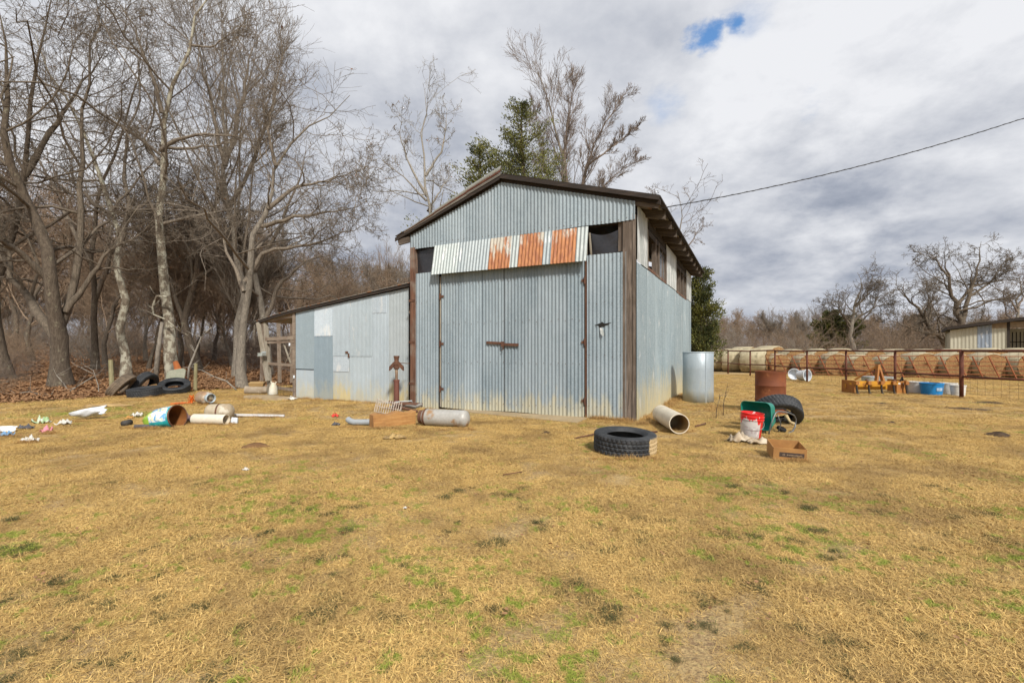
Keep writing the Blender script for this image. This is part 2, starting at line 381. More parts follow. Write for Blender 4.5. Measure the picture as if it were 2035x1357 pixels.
# torn hole in the right hand sheet, its unlit inside painted as a black patch
hx, hz_ = fx(1200), fz(1200, 646)
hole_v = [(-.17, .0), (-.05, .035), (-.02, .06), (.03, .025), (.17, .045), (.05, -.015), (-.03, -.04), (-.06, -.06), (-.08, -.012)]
MB().add([(hx + a, -.0635, hz_ + b2) for a, b2 in hole_v], [tuple(range(9))]).build('torn_hole_dark', M_black, barn)
MB().add([(hx - .06, -.066, hz_ - .05), (hx + .0, -.075, hz_ - .07), (hx + .03, -.10, hz_ - .17), (hx + .02, -.105, hz_ - .22), (hx - .04, -.09, hz_ - .17)], [(0, 1, 2, 3, 4)]).build('bent_flap', M_sidetop, barn)
# doors
def door(x0, x1, xm, zt, hinge_x, hv):
    d = MB()
    for (a, b2) in (((x0 + .03, zt - .05), (x1 - .03, zt - .05)), ((x0 + .03, .12), (x1 - .03, .12)), ((x0 + .03, 1.5), (x1 - .03, 1.5))):
        d.beam((a[0], .01, a[1]), (b2[0], .01, b2[1]), .04, .1)
    for x_ in (x0 + .045, x1 - .045): d.beam((x_, .012, .06), (x_, .012, zt), .05, .09, up=(1, 0, 0))
    do = d.build('door', M_post, barn)
    xa = x0 + (xm - x0) * .55
    for (a, b2, k, mm) in ((x0, xa, 0, M_front), (xa - .03, xm, 1, M_front), (xm - .03, x1, 0, M_front2)):
        sheet('door_sheet', a, b2, lambda s: .035 + .01 * math.sin(s * 3), zt, .042 + .006 * k, mm, do, ph=k * .8)
    for v in hv:
        z = fz(877 if hinge_x < 2 else 1165, v)
        h = MB().box((hinge_x, -.067, z), (.035, .02, .13)); h.tube([(hinge_x, -.08, z - .07), (hinge_x, -.08, z + .07)], .011, 8)
        h.box((hinge_x + (.05 if hinge_x < 2 else -.03), -.06, z), (.08, .008, .05)); h.build('hinge', M_rust, do)
    return do
xd0, xdm, xd1 = fx(879), fx(1003), fx(1162)
d1 = door(xd0, xdm - .006, fx(960), fz(940, 535) + .1, xd0 - .015, (590, 683, 772))
d2 = door(xdm + .006, xd1, fx(1129), fz(1080, 520) + .08, xd1 + .02, (558, 680, 796))
MB().box((xd1 + .035, -.02, 1.55), (.03, .03, 3.05)).build('door_jamb', M_rust, barn)
MB().box((xd0 - .018, -.045, 1.5), (.022, .02, 2.9)).build('door_jamb', M_grey, barn)
lz = fz(1000, 683)
MB().box((fx(985), -.075, lz + .02), (.36, .02, .05), (0, R(3), 0)).build('latch_bar', M_rust, d1)
lt = MB().box((fx(1018), -.08, lz - .02), (.36, .022, .055), (0, R(2), 0)); lt.box((fx(1003), -.095, lz - .01), (.06, .04, .11)); lt.tube([(fx(1003), -.11, lz - .03), (fx(1003) + .03, -.115, lz - .11), (fx(1003) - .02, -.11, lz - .14)], .009, 6)
lt.build('latch_bar', M_rust, d2)
nl = MB()
for (xa, xb, zs, dd) in ((xd0 + .05, xd1 - .05, (.2, 1.05, 1.9, 2.75), .066), (fx(1172), fx(1243), (.25, 1.2, 2.2, 3.0), .068), (.15, .5, (.3, 1.4, 2.4), .062), (.1, 5.05, (3.72,), .094)):
    n_ = int((xb - xa) / .152)
    for i in range(n_ + 1):
        for z_ in zs: nl.lathe([(.001, .004), (.009, .0)], 6, Matrix.Translation((xa + .152 * i + .01 * math.sin(i * 7 + z_), -dd, z_ + .02 * math.sin(i * 3.1 + z_))) @ Matrix.Rotation(R(90), 4, 'X'))
nl = nl.build('nail_heads', M_rust, barn); nl['kind'] = 'stuff'
# header of odd sheets hung over the door tops, foot pushed out
ht = lambda s: fz(868, 490) + (fz(1170, 452) - fz(868, 490)) * (s - fx(868)) / (fx(1170) - fx(868)) - .0
hb = lambda s: fz(868, 546, -.16) + (fz(1170, 519, -.16) - fz(868, 546, -.16)) * (s - fx(868)) / (fx(1170) - fx(868)) + .0
cuts = [(868, 918, M_head), (918, 978, M_head2), (978, 1022, M_headr2), (1022, 1036, M_head), (1036, 1086, M_headr), (1086, 1101, M_head2), (1101, 1150, M_headr), (1150, 1171, M_head)]
for i, (a, b2, mm) in enumerate(cuts):
    o = sheet('header_sheet', fx(a) - .008, fx(b2) + .008, hb, ht, .088 + .0035 * (i % 2), mm, barn, tilt=.13)
MB().beam((fx(868), -.03, fz(868, 540)), (fx(1168), -.03, fz(1168, 512)), .05, .09).build('header_beam', M_dark, barn)
# front windows
m_pane = simple('dark_plastic_pane', (.022, .022, .025), (.035, .033, .036), 2.5, .22, 0, bs=.5, bd=.02)
m_haze = simple('reflection_toned_glass', (.16, .175, .19), (.28, .30, .32), 2, .2, .3, bs=.15)  # pale hazy reflection put into the glass colour
def front_window(u0, u1, sag):
    x0, x1 = fx(u0), fx(u1); z0, z1 = (zlw, 3.66) if u0 < 1000 else (zrw, 3.68)
    f = MB()
    f.box(((x0 + x1) / 2, .03, z0 + .0), (x1 - x0, .05, .05))
    fo = f.build('window', M_dark, barn); MB().box(((x0 + x1) / 2, .03, z1 + .01), (x1 - x0, .05, .05)).build('frame', M_dark, fo); n = 14; vs = []
    for i in range(n + 1):
        t = i / n; s = x0 + (x1 - x0) * t; zt = z1 - .01 - sag * (.6 + .5 * math.sin(math.pi * t) - .25 * t)
        for j in range(5): vs.append((s, .02 + .012 * math.sin(t * 9 + j * 1.3), z0 + (zt - z0) * j / 4))
    MB().add(vs, [(i * 5 + j, (i + 1) * 5 + j, (i + 1) * 5 + j + 1, i * 5 + j + 1) for i in range(n) for j in range(4)]).build('pane', m_pane, fo, True)
    return fo
front_window(828, 872, .0); wr = front_window(1170, 1240, .18)
MB().beam((fx(1176), -.03, zrw - .03), (fx(1172), -.02, 3.55), .02, .03).build('stick', M_grey, barn)
# side wall lower sheets
zs0 = 2.93; ncell = [0, .92, 1.86, 2.8, 3.72, 4.82, 5.75, 6.7, 7.6, 8.4, 9.0]
for i in range(10):
    sheet('side_sheet', ncell[i] + .02, ncell[i + 1] + (.03 if i < 9 else 0), .0, lambda s: zs0 + .008 * s, .012 + .004 * (i % 2) - (.06 if i >= 5 and False else 0), M_side, barn, amp=.0022, pitch=.05, axis='side', x_side=5.115)
# upper strip
for (a, b2) in ((.02, 1.0), (3.44, 4.35), (4.33, 5.2), (7.55, 8.3), (8.28, 9.0)):
    sheet('upper_sheet', a, b2, lambda s: zs0 + .012 + .008 * s, lambda s: 3.98 if s < 2 else 3.93, .024, M_sidetop, barn, amp=.002, pitch=.05, axis='side', x_side=5.115)
for (a, b2, mids) in ((1.0, 3.44, (1.95, 2.35)), (5.2, 7.55, (6.0, 6.7))):
    fo = MB().box((5.1, (a + b2) / 2, zs0 + .05), (.08, b2 - a, .06)).build('window', M_postr, barn); MB().box((5.1, (a + b2) / 2, 3.72), (.08, b2 - a, .12)).build('frame', M_dark, fo)
    for m_ in (a + .04, b2 - .04) + mids: MB().box((5.1, m_, 3.35), (.09, .08, .8)).build('frame', M_post, fo)
    MB().box((5.09, (mids[-1] + b2) / 2, 3.32), (.006, b2 - mids[-1] - .12, .68)).build('pane', m_haze if a < 2 else m_pane, fo)
    MB().box((5.12, (mids[-1] + b2) / 2, 3.32), (.02, .04, .7)).build('glazing_bar', M_post, fo)
# back, left side, floor: plain sheets that keep the inside dark
sheet('side_sheet', .02, 9.0, 0, 3.9, -5.11, M_side, barn, axis='side', x_side=5.11)
bk = MB(); bk.add([(0, 9, 0), (5.1, 9, 0), (5.1, 9, 4), (RX, 9, 4.78), (0, 9, 3.9)], [(0, 1, 2, 3, 4)]); bk.build('back_wall', M_side, barn)
MB().add([(0.1, .1, .012), (5.05, .1, .012), (5.05, 8.95, .012), (.1, 8.95, .012)], [(0, 1, 2, 3)]).build('dark_floor', M_black, barn)  # floor coloured near black so the inside looks unlit
# roof
ov_f, ov_r, ov_l = .17, .45, .38
def roof_slope(x0, z0, x1, z1, nm):
    n = 9 * 13; mb = MB(); vs = []
    for i in range(n + 1):
        y = -ov_f + (DEP + ov_f + .25) * i / n; wv = .011 * math.sin(2 * math.pi * y / .076 * .98 + .3)
        for th in (0, -.004):
            vs += [(x0, y, z0 + wv + th), (x1, y, z1 + wv + th)]
    fs = []
    for i in range(n):
        a = i * 4; b2 = a + 4; fs += [(a, a + 1, b2 + 1, b2), (a + 2, b2 + 2, b2 + 3, a + 3), (a, b2, b2 + 2, a + 2), (a + 1, a + 3, b2 + 3, b2 + 1)]
    mb.add(vs, fs); return mb.build(nm, M_roof, barn, True)
zsl_r = (zA - zR) / (WID - RX); zsl_l = (zA - zLf) / RX
er = (WID + ov_r, zA - zsl_r * (WID + ov_r - RX)); el = (-ov_l, zLf - zsl_l * ov_l)
roof_slope(RX, zA + .17, er[0], er[1] + .155, 'roof_sheet'); roof_slope(-ov_l, el[1] + .155, RX, zA + .17, 'roof_sheet')
# rake boards and eave boards
def bar4(name, a, b2, dy0, dy1, dz0, dz1, mat):        # board along the rake in the plane of the gable
    v = [(a[0], dy0, a[1] + dz0), (b2[0], dy0, b2[1] + dz0), (b2[0], dy0, b2[1] + dz1), (a[0], dy0, a[1] + dz1)]
    v += [(p[0], dy1, p[2]) for p in v]
    return MB().add(v, [(0, 1, 2, 3), (7, 6, 5, 4), (0, 4, 5, 1), (1, 5, 6, 2), (2, 6, 7, 3), (3, 7, 4, 0)]).build(name, mat, barn)
ap = (RX, zA)
bar4('rake_board', ap, er, -ov_f, -ov_f + .03, .06, .15, M_dark); bar4('rake_board', el, ap, -ov_f, -ov_f + .03, .03, .105, M_dark)
bar4('inner_rafter', ap, (er[0], er[1]), -.066, -.006, .01, .13, M_dark); bar4('inner_rafter', (el[0], el[1]), ap, -.066, -.006, .01, .13, M_dark)
# the bent metal strip lying over the left rake, in three pieces
M_rk = [galv('rake_grey', (.13, .115, .095), (.24, .22, .19), stain=0, metal=.1), simple('rake_rust', (.09, .03, .018), (.16, .07, .04), 6, .8), galv('rake_top', (.22, .225, .20), (.38, .39, .36), stain=0, metal=.1)]
for i, (t0, t1) in enumerate(((.10, .42), (.41, .72), (.71, 1.012))):
    q0 = (el[0] + (ap[0] - el[0]) * t0, el[1] + (ap[1] - el[1]) * t0); q1 = (el[0] + (ap[0] - el[0]) * t1, el[1] + (ap[1] - el[1]) * t1)
    for j, (z0, z1, bulge) in enumerate(((.075, .135, .004), (.135, .195, .016), (.195, .27, .010))):
        mb = MB(); k = 5; f1 = (.30, .55, .85)[i]; f2 = (.55, .86, 1.02)[i]
        for q, f in ((q0, f1), (q1, f2)):
            for m_i in range(k):
                t = m_i / (k - 1); mb.v.append((q[0] + (.02 if i == 2 and q is q1 else 0) * t, -ov_f - .006 - .003 * i - bulge * math.sin(t * math.pi), q[1] + .075 + (z0 - .075 + (z1 - z0) * t) * f + .01 * i))
            mb.v.append((q[0], -ov_f + .12, q[1] + .075 + (z1 - .075) * f + .012 + .01 * i)) if j == 2 else mb.v.append((q[0], -ov_f + .002, q[1] + .075 + (z1 - .075) * f + .01 * i))
        mb.f += [(a_, k + 1 + a_, k + 2 + a_, a_ + 1) for a_ in range(k)]
        mb.build('rake_trim', M_rk[j], barn, True)
for y in [-.0 + k * .81 for k in range(12)]:
    a = (WID - .05, y, zR + .03); e2 = (er[0] - .05, y, er[1] + .06)
    mb = MB(); hh = .14
    mb.add([(a[0], y - .03, a[2] - hh + .05), (e2[0], y - .03, e2[2] - hh + .04), (e2[0], y - .03, e2[2] + .07), (a[0], y - .03, a[2] + .07),
            (a[0], y + .03, a[2] - hh + .05), (e2[0], y + .03, e2[2] - hh + .04), (e2[0], y + .03, e2[2] + .07), (a[0], y + .03, a[2] + .07)],
           [(0, 1, 2, 3), (7, 6, 5, 4), (0, 4, 5, 1), (1, 5, 6, 2), (2, 6, 7, 3), (3, 7, 4, 0)])
    mb.build('rafter', M_plank_shaded, barn)
for x_ in (er[0] - .04, er[0] - .25): MB().box((x_, 4.5, er[1] + .135 + (er[0] - x_) * zsl_r), (.11, 9.3, .024), (0, math.atan(zsl_r), 0)).build('purlin', M_dark, barn)
MB().box((5.09, 4.5, 3.9), (.05, 9, .14)).build('wall_plate', M_dark, barn)
MB().beam((el[0] + .08, -.12, el[1] + .0), (.0, -.12, zLf - .1), .05, .13).build('rafter', M_plank_shaded, barn)
# ---------------------------------------------------------------- lean-to shed on the left
SB = .25
shed = thing('lean_to_shed', 'low lean-to shed of patchwork ribbed metal sheets against the left of the barn', 'shed', (LX + .449 * SB, LY + .893 * SB, 0), BR)
def lx(u): return fx(u, SB)
def lzt(s): return 2.84 + .118 * s if s > -4.3 else 2.84 - .118 * 4.3 + .128 * (s + 4.3)
z707 = fz(700, 707, SB)
pan = [(590, 626, 0, fz(608, 735, SB), None, M_l[5]), (590, 626, fz(608, 733, SB), 9, None, M_l[0]), (625, 663, -.05, fz(645, 669, SB) + .02, None, M_l[1]), (625, 663, fz(645, 669, SB), 9, None, M_l[4]),
       (663, 697, .02, z707, 1, M_l[2]), (663, 697, z707 - .01, 9, None, M_l[5]), (697, 741, .0, z707, None, M_l[3]), (697, 741, z707 - .01, 9, None, M_l[3]),
       (740, 773, -.03, 9, None, M_l[5]), (772, 813, -.03, 9, None, M_l[2])]
for i, (u0, u1, z0, z1, _, mm) in enumerate(pan):
    top = lzt if z1 == 9 else z1
    if u0 == 625 and z1 == 9: z1 = 9
    sheet('shed_sheet', lx(u0), lx(u1) + .012, z0, top, .02 + .004 * (i % 3) + (.008 if z0 > .3 else 0), mm, shed, pitch=.045, amp=.0072)
sheet('patch_sheet', lx(664), lx(696), fz(680, 738, SB), z707 - .02, .036, M_l[4], shed, pitch=.032, amp=.003)
sheet('patch_sheet', lx(742), lx(770), fz(755, 622, SB), fz(755, 590, SB), .036, M_l[4], shed, pitch=.032, amp=.003)
MB().box((lx(692), -.05, fz(692, 700, SB)), (.09, .02, .05)).box((lx(696), -.055, fz(692, 706, SB)), (.03, .03, .11)).build('door_latch', M_rust, shed)
MB().box((lx(697) - .004, -.037, 1.9), (.01, .004, .55)).build('rust_strip', M_orust, shed)
# roof of the shed
rf = MB(); sL = lx(512)
for y0, y1 in ((-.12, 3.3),):
    pts = [(.0, lzt(0) + .10), (-2.1, lzt(-2.1) + .10), (-4.25, lzt(-4.25) + .095), (-5.0, lzt(-5.0) + .08), (sL, lzt(sL) + .02)]
    for (x_, z_) in pts: rf.v += [(x_, y0, z_), (x_, y1, z_ + .02), (x_, y0, z_ - .012), (x_, y1, z_ + .008)]
    rf.f += [f for i in range(4) for f in ((i * 4, i * 4 + 4, i * 4 + 5, i * 4 + 1), (i * 4 + 2, i * 4 + 3, i * 4 + 7, i * 4 + 6), (i * 4, i * 4 + 2, i * 4 + 6, i * 4 + 4))]
rf.build('roof_sheet', M_roof, shed)
for i in range(4):
    a, b2 = pts[i], pts[i + 1]; MB().beam((a[0], -.085, a[1] - .05), (b2[0], -.085, b2[1] - .05), .03, .07).build('fascia_board', M_dark, shed)
# open bay frame
def post(name, u0, v0, u1, v1, wd=.09, y=0., mat=M_grey, dp=.09):
    a = (fx(u0, SB + y), y, fz(u0, v0, SB + y)); b2 = (fx(u1, SB + y), y, fz(u1, v1, SB + y))
    return MB().beam(a, b2, wd, dp, up=(0, 1, 0)).build(name, mat, shed)
post('bay_post', 537, 788, 528, 640, .09); post('bay_post', 587, 793, 586, 622, .10, 0, M_plank); post('leaning_brace', 532, 757, 513, 641, .08, -.1)
post('bay_rail', 530, 674, 586, 671, .1, 0, M_plank, .1); post('bay_rail', 532, 681, 586, 679, .05, -.03, M_plank, .05); post('bay_rail', 533, 722, 585, 726, .07, 0, M_plank, .07)
post('bay_rail', 550, 770, 585, 775, .08, 0.05, M_plank, .05); post('bay_rail', 514, 642, 588, 628, .05, .02, M_plank, .08)
post('back_post', 556, 760, 553, 630, .1, 3.0, M_plank); post('back_post', 520, 760, 522, 640, .1, 3.0, M_plank); post('back_post', 580, 760, 580, 630, .1, 3.0, M_plank)
post('bay_brace', 564, 683, 578, 722, .03, .0, M_grey, .03); post('bay_brace', 583, 686, 567, 722, .012, -.02, M_grey, .012)
wm = MB()
for k in range(7):
    z = .15 + k * .11; wm.tube([(lx(537), -.05, z), (lx(586), -.05, z)], .0022, 4)
for k in range(9):
    s = lx(537) + (lx(586) - lx(537)) * k / 8; wm.tube([(s, -.05, .05), (s, -.05, .9)], .0022, 4)
wm.build('wire_mesh', M_wire, shed)
lb = MB(); lb.box((0, 0, 0), (.16, .14, .02), (R(20), 0, 0)); lb.box((0, .07, .05), (.17, .015, .12), (R(-20), 0, 0)); lb.box((-.085, .02, .03), (.015, .12, .08)); lb.box((.085, .02, .03), (.015, .12, .08))
tag(lb.build('metal_feeder', M_tank, None, loc=P(519, 706, 13.35), rot=(0, 0, -.4)), 'small open grey metal trough hanging on the leaning brace of the shed bay', 'feeder')
sheet('side_sheet', .0, 3.2, 0, 2.3, .0, M_l[0], shed, axis='side', x_side=lx(591), pitch=.05, amp=.004)
sheet('back_sheet', lx(592), 0, 0, 2.5, -3.2, M_l[0], shed)
# concrete sill
mconc = simple('old_concrete', (.42, .32, .19), (.32, .24, .14), 3, .9, spots=(.25, .18, .10))
cv = [(fx(925), -.02), (xd1 + .08, -.02), (xd1 + .10, -.75), (3.2, -.62), (2.2, -.45), (fx(925) + .1, -.3)]
cb_ = MB(); n = len(cv); cb_.add([(a, b2, .03) for a, b2 in cv] + [(a, b2, -.1) for a, b2 in cv], [tuple(range(n))[::-1]] + [(i, (i + 1) % n, n + (i + 1) % n, n + i) for i in range(n)])
tag(cb_.build('concrete_slab', mconc, None, loc=(LX, LY, 0), rot=(0, 0, BR)), 'tan concrete apron before the barn doors', kind='structure')

# ---------------------------------------------------------------- power line
a = Vector((LX, LY, 0)) + Vector((AX * (er[0] - .03) + .449 * .15, AY * (er[0] - .03) + .893 * .15, er[1] + .0)); b2 = P(2035, 235, 9.2); d = b2 - a
pts = [a + d * t * 2.6 + Vector((0, 0, -.55 * (t * 2.6) * (1 - t * 2.6) * (1 if t * 2.6 < 1 else .35))) for t in [i / 40 for i in range(41)]]
mcab = simple('black_cable', (.02, .02, .022), None, 20, .6, bs=0)
cab = MB(); cab.tube(pts, .008, 6)
tw = [p + Vector((0, .010 * math.sin(i * 1.3), .010 * math.cos(i * 1.3))) for i, p in enumerate([pts[0].lerp(pts[-1], 0)] + [pts[int(k)].lerp(pts[min(int(k) + 1, 40)], k % 1) for k in np.arange(.12, 40, .12)])]
cab.tube(tw, .0045, 5)
tag(cab.build('power_cable', mcab, None, True), 'twisted black overhead cable running from the barn eave to the upper right', 'cable')

# ---------------------------------------------------------------- trees
def tubes(polys, radii, sides):
    """polys (N,K,3), radii (N,K) -> verts, quads"""
    N_, K = radii.shape
    t = np.empty_like(polys); t[:, 1:-1] = polys[:, 2:] - polys[:, :-2]; t[:, 0] = polys[:, 1] - polys[:, 0]; t[:, -1] = polys[:, -1] - polys[:, -2]
    t /= np.linalg.norm(t, axis=2, keepdims=True) + 1e-9
    ref = np.where(np.abs(t[:, :1, 2:]) < .8, np.array([0, 0, 1.]), np.array([1., 0, 0])); ref = np.broadcast_to(ref, t.shape)
    xx = np.cross(t, ref); xx /= np.linalg.norm(xx, axis=2, keepdims=True) + 1e-9; yy = np.cross(t, xx)
    a = np.arange(sides) * 2 * np.pi / sides
    V_ = polys[:, :, None, :] + radii[:, :, None, None] * (xx[:, :, None, :] * np.cos(a)[None, None, :, None] + yy[:, :, None, :] * np.sin(a)[None, None, :, None])
    base = (np.arange(N_)[:, None, None] * K + np.arange(K - 1)[None, :, None]) * sides
    k = np.arange(sides)[None, None, :]; k2 = (k + 1) % sides
    Q_ = np.stack([base + k, base + k2, base + sides + k2, base + sides + k], -1).reshape(-1, 4)
    return V_.reshape(-1, 3), Q_
def merge(parts):
    vs, qs, o = [], [], 0
    for v, q in parts: vs.append(v); qs.append(q + o); o += len(v)
    return np.concatenate(vs), np.concatenate(qs)
def resample(pts, K):
    pts = np.array(pts, float); s = np.r_[0, np.cumsum(np.linalg.norm(np.diff(pts, axis=0), axis=1))]
    # smooth by Catmull-like averaging
    t = np.linspace(0, s[-1], K * 3); p = np.stack([np.interp(t, s, pts[:, i]) for i in range(3)], 1)
    for _ in range(2): p[1:-1] = (p[:-2] + 2 * p[1:-1] + p[2:]) / 4
    return p[np.linspace(0, len(p) - 1, K).round().astype(int)]
def branchout(rg, pts, rad, length, n, t0, t1, ang, lenr, radr, K2, wig, trop, minr, taper=.25, angj=.25):
    N_, K, _ = pts.shape; M_ = N_ * n
    tt = t0 + (t1 - t0) * ((np.arange(n)[None, :] + rg.random((N_, n))) / n); f = tt * (K - 1); i0 = np.minimum(f.astype(int), K - 2); fr = f - i0
    ar = np.arange(N_)[:, None]; p = pts[ar, i0] * (1 - fr[..., None]) + pts[ar, i0 + 1] * fr[..., None]
    tg = pts[ar, i0 + 1] - pts[ar, i0]; tg /= np.linalg.norm(tg, axis=2, keepdims=True) + 1e-9
    r0 = (rad[ar, i0] * (1 - fr) + rad[ar, i0 + 1] * fr) * radr * (.7 + .5 * rg.random((N_, n)))
    L = length[:, None] * lenr * (1.1 - .55 * tt) * (.5 + .75 * rg.random((N_, n)))
    rd = rg.normal(size=(N_, n, 3)); rd -= tg * (rd * tg).sum(2, keepdims=True); rd /= np.linalg.norm(rd, axis=2, keepdims=True) + 1e-9
    an = ang * (1 + angj * rg.normal(size=(N_, n, 1))); dr = tg * np.cos(an) + rd * np.sin(an)
    p = p.reshape(M_, 3); dr = dr.reshape(M_, 3); L = L.reshape(M_); r0 = np.maximum(r0.reshape(M_), minr)
    out = np.empty((M_, K2, 3)); out[:, 0] = p; st = (L / (K2 - 1))[:, None]
    for k in range(1, K2):
        dr = dr + wig * rg.normal(size=(M_, 3)) + np.array([0, 0, trop]); dr /= np.linalg.norm(dr, axis=1, keepdims=True)
        out[:, k] = out[:, k - 1] + dr * st
    rr = r0[:, None] * np.linspace(1, taper, K2)[None, :]; return out, np.maximum(rr, minr * .7), L
STY = dict(oak=dict(n=(13, 7, 4, 3), ang=(.95, .9, .8, .75), len=(.52, .58, .62, .75), wig=(.30, .30, .26, .22), trop=(.06, .04, .03, .03)),
           elm=dict(n=(22, 7, 4, 2), ang=(.55, .50, .50, .45), len=(.50, .58, .66, .8), wig=(.07, .07, .08, .1), trop=(.10, .07, .06, .05)),
           pale=dict(n=(13, 7, 4, 3), ang=(1.0, .85, .8, .8), len=(.48, .52, .58, .65), wig=(.22, .24, .24, .2), trop=(.10, .06, .04, .02)))
def tree_meshes(seed, stems, style='oak', minr=.0055, nscale=1.0, t0=.3, levels=4, sides0=10, Lmul=1.0):
    """stems: list of (points, base radius); the first is the trunk"""
    rg = np.random.default_rng(seed); S = STY[style]; K = 14; tr = []; P0 = []; R0 = []; L0 = []
    for i, (pts, r) in enumerate(stems):
        p = resample(pts, K); k_ = rg.normal(size=p.shape) * (r * .15 + .0035 * np.linalg.norm(p[-1] - p[0])); k_[0] = 0; k_[1] *= .3; p = p + k_
        ln = np.linalg.norm(np.diff(p, axis=0), axis=1).sum()
        rr = r * (.05 + .95 * (1 - np.linspace(0, 1, K)) ** 1.15)
        if i == 0: rr[0] *= 1.35; rr[1] *= 1.05
        rr = rr * (1 + .06 * rg.normal(size=K)); P0.append(p); R0.append(rr); L0.append(ln)
    P0 = np.array(P0); R0 = np.array(R0); L0 = np.array(L0)
    trunk = tubes(P0[:1], R0[:1], sides0); parts = []
    if len(P0) > 1: parts.append(tubes(P0[1:], R0[1:], 7))
    cp, crd, cl = P0, R0, L0 * Lmul
    for l in range(levels):
        n = max(2, int(round(S['n'][l] * nscale))); K2 = (8, 6, 4, 3)[l]
        cp, crd, cl = branchout(rg, cp, crd, cl, n, t0 if l == 0 else .15, .98, S['ang'][l], S['len'][l], (.5, .5, .55, .6)[l], K2, S['wig'][l], S['trop'][l], minr * (1.9, 1.4, 1.1, 1)[l])
        parts.append(tubes(cp, crd, (5, 3, 3, 3)[l]))
    tips = cp[:, -1]
    return trunk, merge(parts), tips
def barkmat(name, c1, c2, lichen=None, la=.55):
    m, N, b = newmat(name); c = objcoord(N); g = N.noise(N.scale3(c, (9, 9, 2)), 2.2, 6, .7, .4)
    f_ = N.noise(N.scale3(c, (26, 26, 4)), 2.0, 4, .7); col = N.mix(N.ramp(g, .35, .65), c1, c2); col = N.mix(N.ramp(f_, .5, .68, 0, .8), col, tuple(v * .4 for v in c1))
    if lichen:
        l_ = N.noise(N.scale3(c, (1, 1, .7)), 5.5, 6, .7); col = N.mix(N.ramp(l_, la - .04, la + .05, 0, .85), col, lichen)
    N.put(b, 'Base Color', col); N.put(b, 'Roughness', .95); bump(N, b, g, 1.0, .03); return m
B_dark = barkmat('bark_dark', (.075, .055, .038), (.135, .105, .075), (.21, .19, .13), .62)
B_lich = barkmat('bark_lichen', (.15, .12, .085), (.23, .19, .14), (.44, .42, .33), .50)
B_grey = barkmat('bark_grey', (.17, .145, .115), (.27, .235, .19), (.34, .31, .25), .6)
B_pale = barkmat('bark_pale', (.26, .23, .19), (.36, .33, .28))
B_twig = barkmat('bark_twigs', (.155, .125, .095), (.26, .215, .165))
B_twigd = barkmat('bark_twigs_dark', (.10, .078, .056), (.185, .148, .108))
B_twigw = barkmat('bark_twigs_warm', (.22, .15, .095), (.33, .24, .16))
B_twigr = barkmat('bark_twigs_reddish', (.16, .12, .095), (.26, .205, .165))
mleaf = simple('dead_leaf', (.20, .085, .03), (.12, .06, .025), 12, .8, bs=0)
def leafquads(rg, pts, size, jit=.04):
    n = len(pts); c = pts + rg.normal(size=(n, 3)) * jit; a = rg.normal(size=(n, 3)); a /= np.linalg.norm(a, axis=1, keepdims=True)
    b_ = np.cross(a, rg.normal(size=(n, 3))); b_ /= np.linalg.norm(b_, axis=1, keepdims=True); s = size * (.6 + .8 * rg.random((n, 1)))
    V_ = np.stack([c - a * s, c - b_ * s * .55, c + a * s, c + b_ * s * .55], 1).reshape(-1, 3); return V_, np.arange(n * 4).reshape(-1, 4)
def hero(seed, base, stems, style, label, bark, twig, cat='tree', leaves=0, leafsize=.04, name='bare_tree', **kw):
    base = Vector(base); t = thing(name, label, cat, base)
    st = [([tuple(Vector(p) - base) for p in pts], r) for pts, r in stems]
    tr, cr_, tips = tree_meshes(seed, st, style, **kw)
    link('trunk', npmesh('trunk', *tr), bark, t, True); co_ = link('crown', npmesh('crown', *cr_), twig, t)
    if leaves:
        rg = np.random.default_rng(seed + 9); pk = tips[rg.integers(0, len(tips), leaves)]
        lo = link('dead_leaves', npmesh('dead_leaves', *leafquads(rg, pk, leafsize)), mleaf, co_); lo['kind'] = 'stuff'
    return t
def px(pts, Y, dy=0.0, dend=0.0):                      # photo pixels at a distance, drifting in depth on the way up
    n = len(pts); return [P(u, v, Y + dy * math.sin(i * 1.7) + dend * i / max(1, n - 1)) for i, (u, v) in enumerate(pts)]
def rooted(pts, Y, **k):
    q = px(pts, Y, **k); g = q[0]; q[0] = Vector((g.x, g.y, hgt(g.x, g.y) - .1)); return q
T = []
q = rooted([(122, 770), (119, 700), (112, 640), (100, 560), (85, 480), (60, 400), (35, 330), (15, 230), (5, 120), (0, 20)], 15, dy=.2, dend=-1)
hero(11, q[0], [(q, .27), (px([(115, 665), (150, 570), (165, 460), (152, 340), (160, 220), (185, 90), (190, -60)], 15, dend=1.5), .13),
     (px([(116, 680), (70, 610), (30, 560), (0, 470), (-50, 400)], 15, dend=1), .16), (px([(100, 560), (40, 500), (-10, 470), (-80, 420)], 15, dend=-2), .13),
     (px([(130, 620), (170, 560), (215, 500), (270, 470), (330, 420)], 15, dend=1), .10)], 'oak', 'thickest dark oak at the far left with a forked trunk and low limbs', B_dark, B_twigd, t0=.3)
q = rooted([(252, 757), (243, 660), (248, 600), (240, 540), (222, 430), (205, 350), (160, 240), (110, 160), (60, 60)], 17.5, dy=.2)
hero(12, q[0], [(q, .16), (px([(235, 500), (260, 400), (245, 300), (280, 180), (270, 60)], 17.5, dend=1), .09), (px([(222, 430), (180, 400), (120, 330), (60, 300)], 17.5, dend=-1), .08)], 'oak',
     'slim lichen-spotted tree leaning left above the tyre pile', B_lich, B_twig, t0=.35)
q = rooted([(345, 757), (328, 640), (318, 500), (319, 380), (316, 240), (328, 195), (365, 140), (375, 70), (410, 5), (440, -80)], 17.5, dy=.1)
